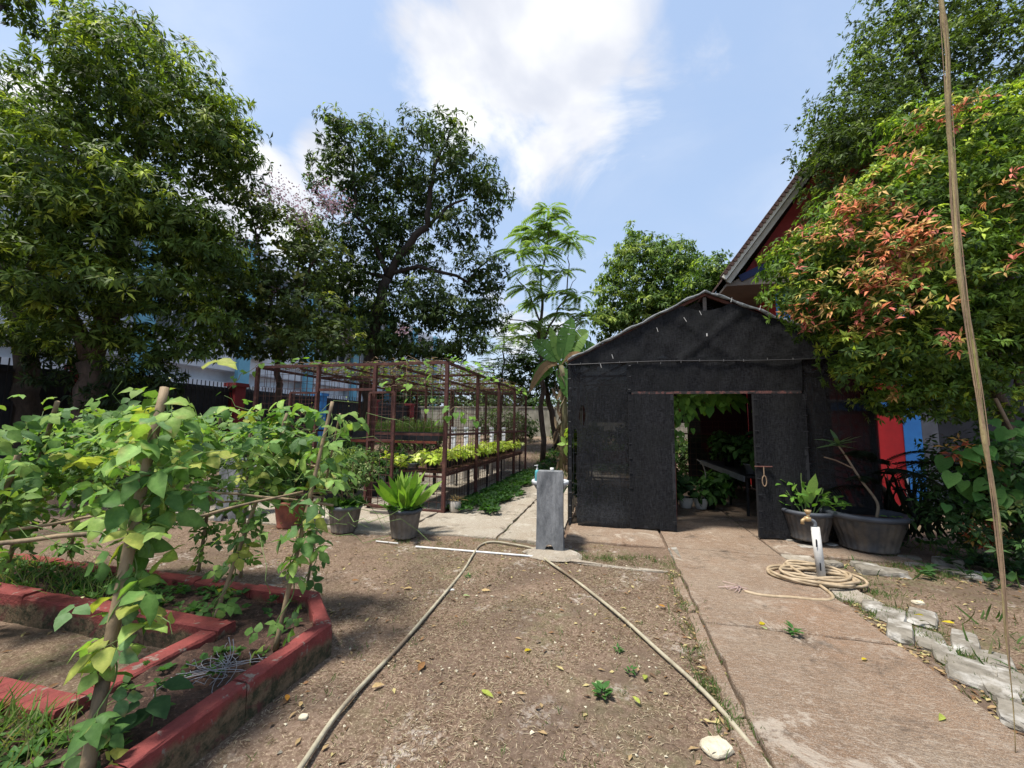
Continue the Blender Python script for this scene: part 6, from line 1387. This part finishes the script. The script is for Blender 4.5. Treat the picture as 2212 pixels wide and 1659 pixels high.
P=yard(170,3.1,4.7,5.2,7.0);ground_leaves('shrub_seedlings','broad leaved seedlings under the lilly pilly','weeds',P,6,.10,.055,[(.03,.08,.03),(.06,.13,.04)],zoff=.06)
# distinct small weeds
WL=leafmesh('ovate',.05,.025,(.07,.17,.045))
for px,py,s,lb in((1302,1508,1.5,'feathery weed tuft in the dirt near the bottom of the photo'),(1335,1408,.8,'small weed right of the dirt centre'),(1362,1455,.8,'small weed left of the right hand hose'),(1718,1387,1.3,'leafy weed growing from the joint in the path'),(1010,1250,.8,'weed tuft beside the hose, left of the sink'),(505,1560,1.1,'weed at the foot of the raised bed kerb'),(1060,1080,1.,'weed at the path side near the ground cover')):
    c=G(px,py,.0);c[2]=.05 if px==1718 else 0.;t=thing('weed',lb,'weed',c)
    for i in range(16):
        a=rng.uniform(0,6.28);place(WL,c+[.012*math.cos(a),.012*math.sin(a),.004+.03*rng.random()*s],[math.cos(a),math.sin(a),rng.uniform(.1,.9)],[0,0,1],t,s=s*rng.uniform(.6,1.1))
# fallen leaves, each one a thing
FL={'yellow':(.62,.46,.03),'lime':(.42,.46,.10),'brown':(.26,.13,.06),'tan':(.50,.34,.18),'pale green':(.42,.50,.26),'orange':(.55,.25,.05),'grey brown':(.22,.16,.13)}
fl=[(1133,1409,'yellow',.07,'narrow yellow fallen leaf in the middle of the dirt'),(1040,1492,'lime',.10,'lime fallen leaf near the bottom middle of the dirt'),(903,1451,'brown',.10,'brown curled leaf left of the dirt centre'),(803,1487,'tan',.08,'tan leaf beside the left hand hose'),(620,1516,'orange',.07,'orange brown leaf near the small pebble'),(647,1528,'tan',.06,'tan leaf just below the small pebble'),(1285,1480,'pale green',.08,'pale green leaf touching the feathery weed'),(1392,1470,'lime',.08,'lime leaf left of the right hand hose'),(1383,1522,'lime',.06,'small lime leaf near the bottom right of the dirt'),(1122,1505,'grey brown',.07,'grey brown leaf below the dirt centre'),(1437,1312,'orange',.06,'orange leaf by the right hand hose'),(1640,1349,'yellow',.07,'yellow leaf on the upper path'),(1657,1361,'pale green',.06,'pale leaf on the upper path'),(1862,1427,'yellow',.055,'small yellow leaf on the middle of the path'),(2037,1547,'lime',.07,'lime leaf on the near right of the path'),(1975,1330,'yellow',.09,'yellow leaf lying on the flat grey stone'),(2063,1348,'yellow',.08,'yellow leaf on the dirt right of the edging'),(2092,1441,'orange',.07,'orange leaf between the edging stones'),(1995,1402,'tan',.07,'tan leaf in the grass of the edging'),(1040,1276,'tan',.09,'tan leaf right of the left hand hose'),(890,1272,'tan',.09,'tan leaf between the ginger pot and the hose'),(1060,1262,'grey brown',.08,'dull leaf left of the small pale patch'),(1000,1288,'pale green',.07,'pale green leaf next to the white chip'),(760,1255,'brown',.07,'brown leaf below the tan pot'),(645,1345,'tan',.07,'tan leaf on the bed soil near the corner'),(620,1300,'tan',.09,'dry leaf on the bed soil by the far kerb'),(470,1560,'tan',.08,'tan leaf beside the kerb foot'),(1168,1385,'grey brown',.05,'small dark leaf above the yellow one'),(860,1655,'brown',.08,'brown leaf at the bottom edge')]
for px,py,cn,L,lb in fl:
    z=.15 if px in(645,620) and py<1400 else(.05 if 1590<px<2060 and px not in(1975,1995) else .012)
    if px==1975:z=.10
    c=G(px,py,z);me=leafmesh('ovate',L,L*.42,FL[cn],DRY if cn in('brown','tan','grey brown') else LEAF,'fallen_leaf',curl=rng.uniform(.4,1.8));o=place(me,c+[0,0,.006],[rng.normal(),rng.normal(),rng.uniform(-.05,.25)],[rng.normal(0,.35),rng.normal(0,.35),1],None,'fallen_leaf')
    props(o,lb,'fallen leaf',group='fallen leaves on the ground')
n=520;P=np.concatenate([np.stack([rng.uniform(-6,.6,n),rng.uniform(1.6,6,n),np.full(n,.008)],1),np.stack([rng.uniform(2.3,4.4,260),rng.uniform(2.6,6,260),np.full(260,.01)],1)]);P=np.concatenate([P,line([(-1.86,1.0,0),(-1.86,2.6,0),(-2.3,3.15,0),(-5,3.15,0)],200,.04),line([(.62,1.6,0),(.62,5.,0)],240,.05),line([(2.12,2.2,0),(2.14,4.8,0)],260,.05),line([(2.3,5.6,0),(4.2,5.9,0)],200,.25)]);P=P[~((P[:,0]<-1.83)&(P[:,1]<3.1)&(P[:,0]>-2.4))];n=len(P);P[:,2]=gz(P[:,0],P[:,1])+.01
leaves('leaf_litter',P,rdir(n)*[1,1,.15],np.array([0,0,1.])+.3*rdir(n),rng.uniform(.03,.07,n),.022,pick([(.4,.27,.15),(.24,.13,.07),(.15,.09,.06),(.5,.4,.2)],n),'quad',DRY,None,'stuff',label='small crumbled dead leaves strewn over the dirt',cat='leaf litter')
# chips and gravel
gr=MB()
for i in range(380):
    x,y=rng.uniform(-2,.68),rng.uniform(1.5,5.4)
    if x<-1.85 and y<2.7:continue
    s=rng.uniform(.004,.011)*(1.6 if rng.random()<.06 else 1);a=rng.normal(0,.3,(6,3))*s
    V=np.array([(s,0,0),(-s,0,0),(0,s,0),(0,-s,0),(0,0,s*.7),(0,0,-s*.7)])+a+[x,y,float(gz(x,y))+s*.3];gr.add(V,[(0,2,4),(2,1,4),(1,3,4),(3,0,4),(2,0,5),(1,2,5),(3,1,5),(0,3,5)])
build(gr,'gravel',ROCK,None,kind='stuff',label='tiny pale stones and mortar chips sprinkled on the dirt',cat='gravel')
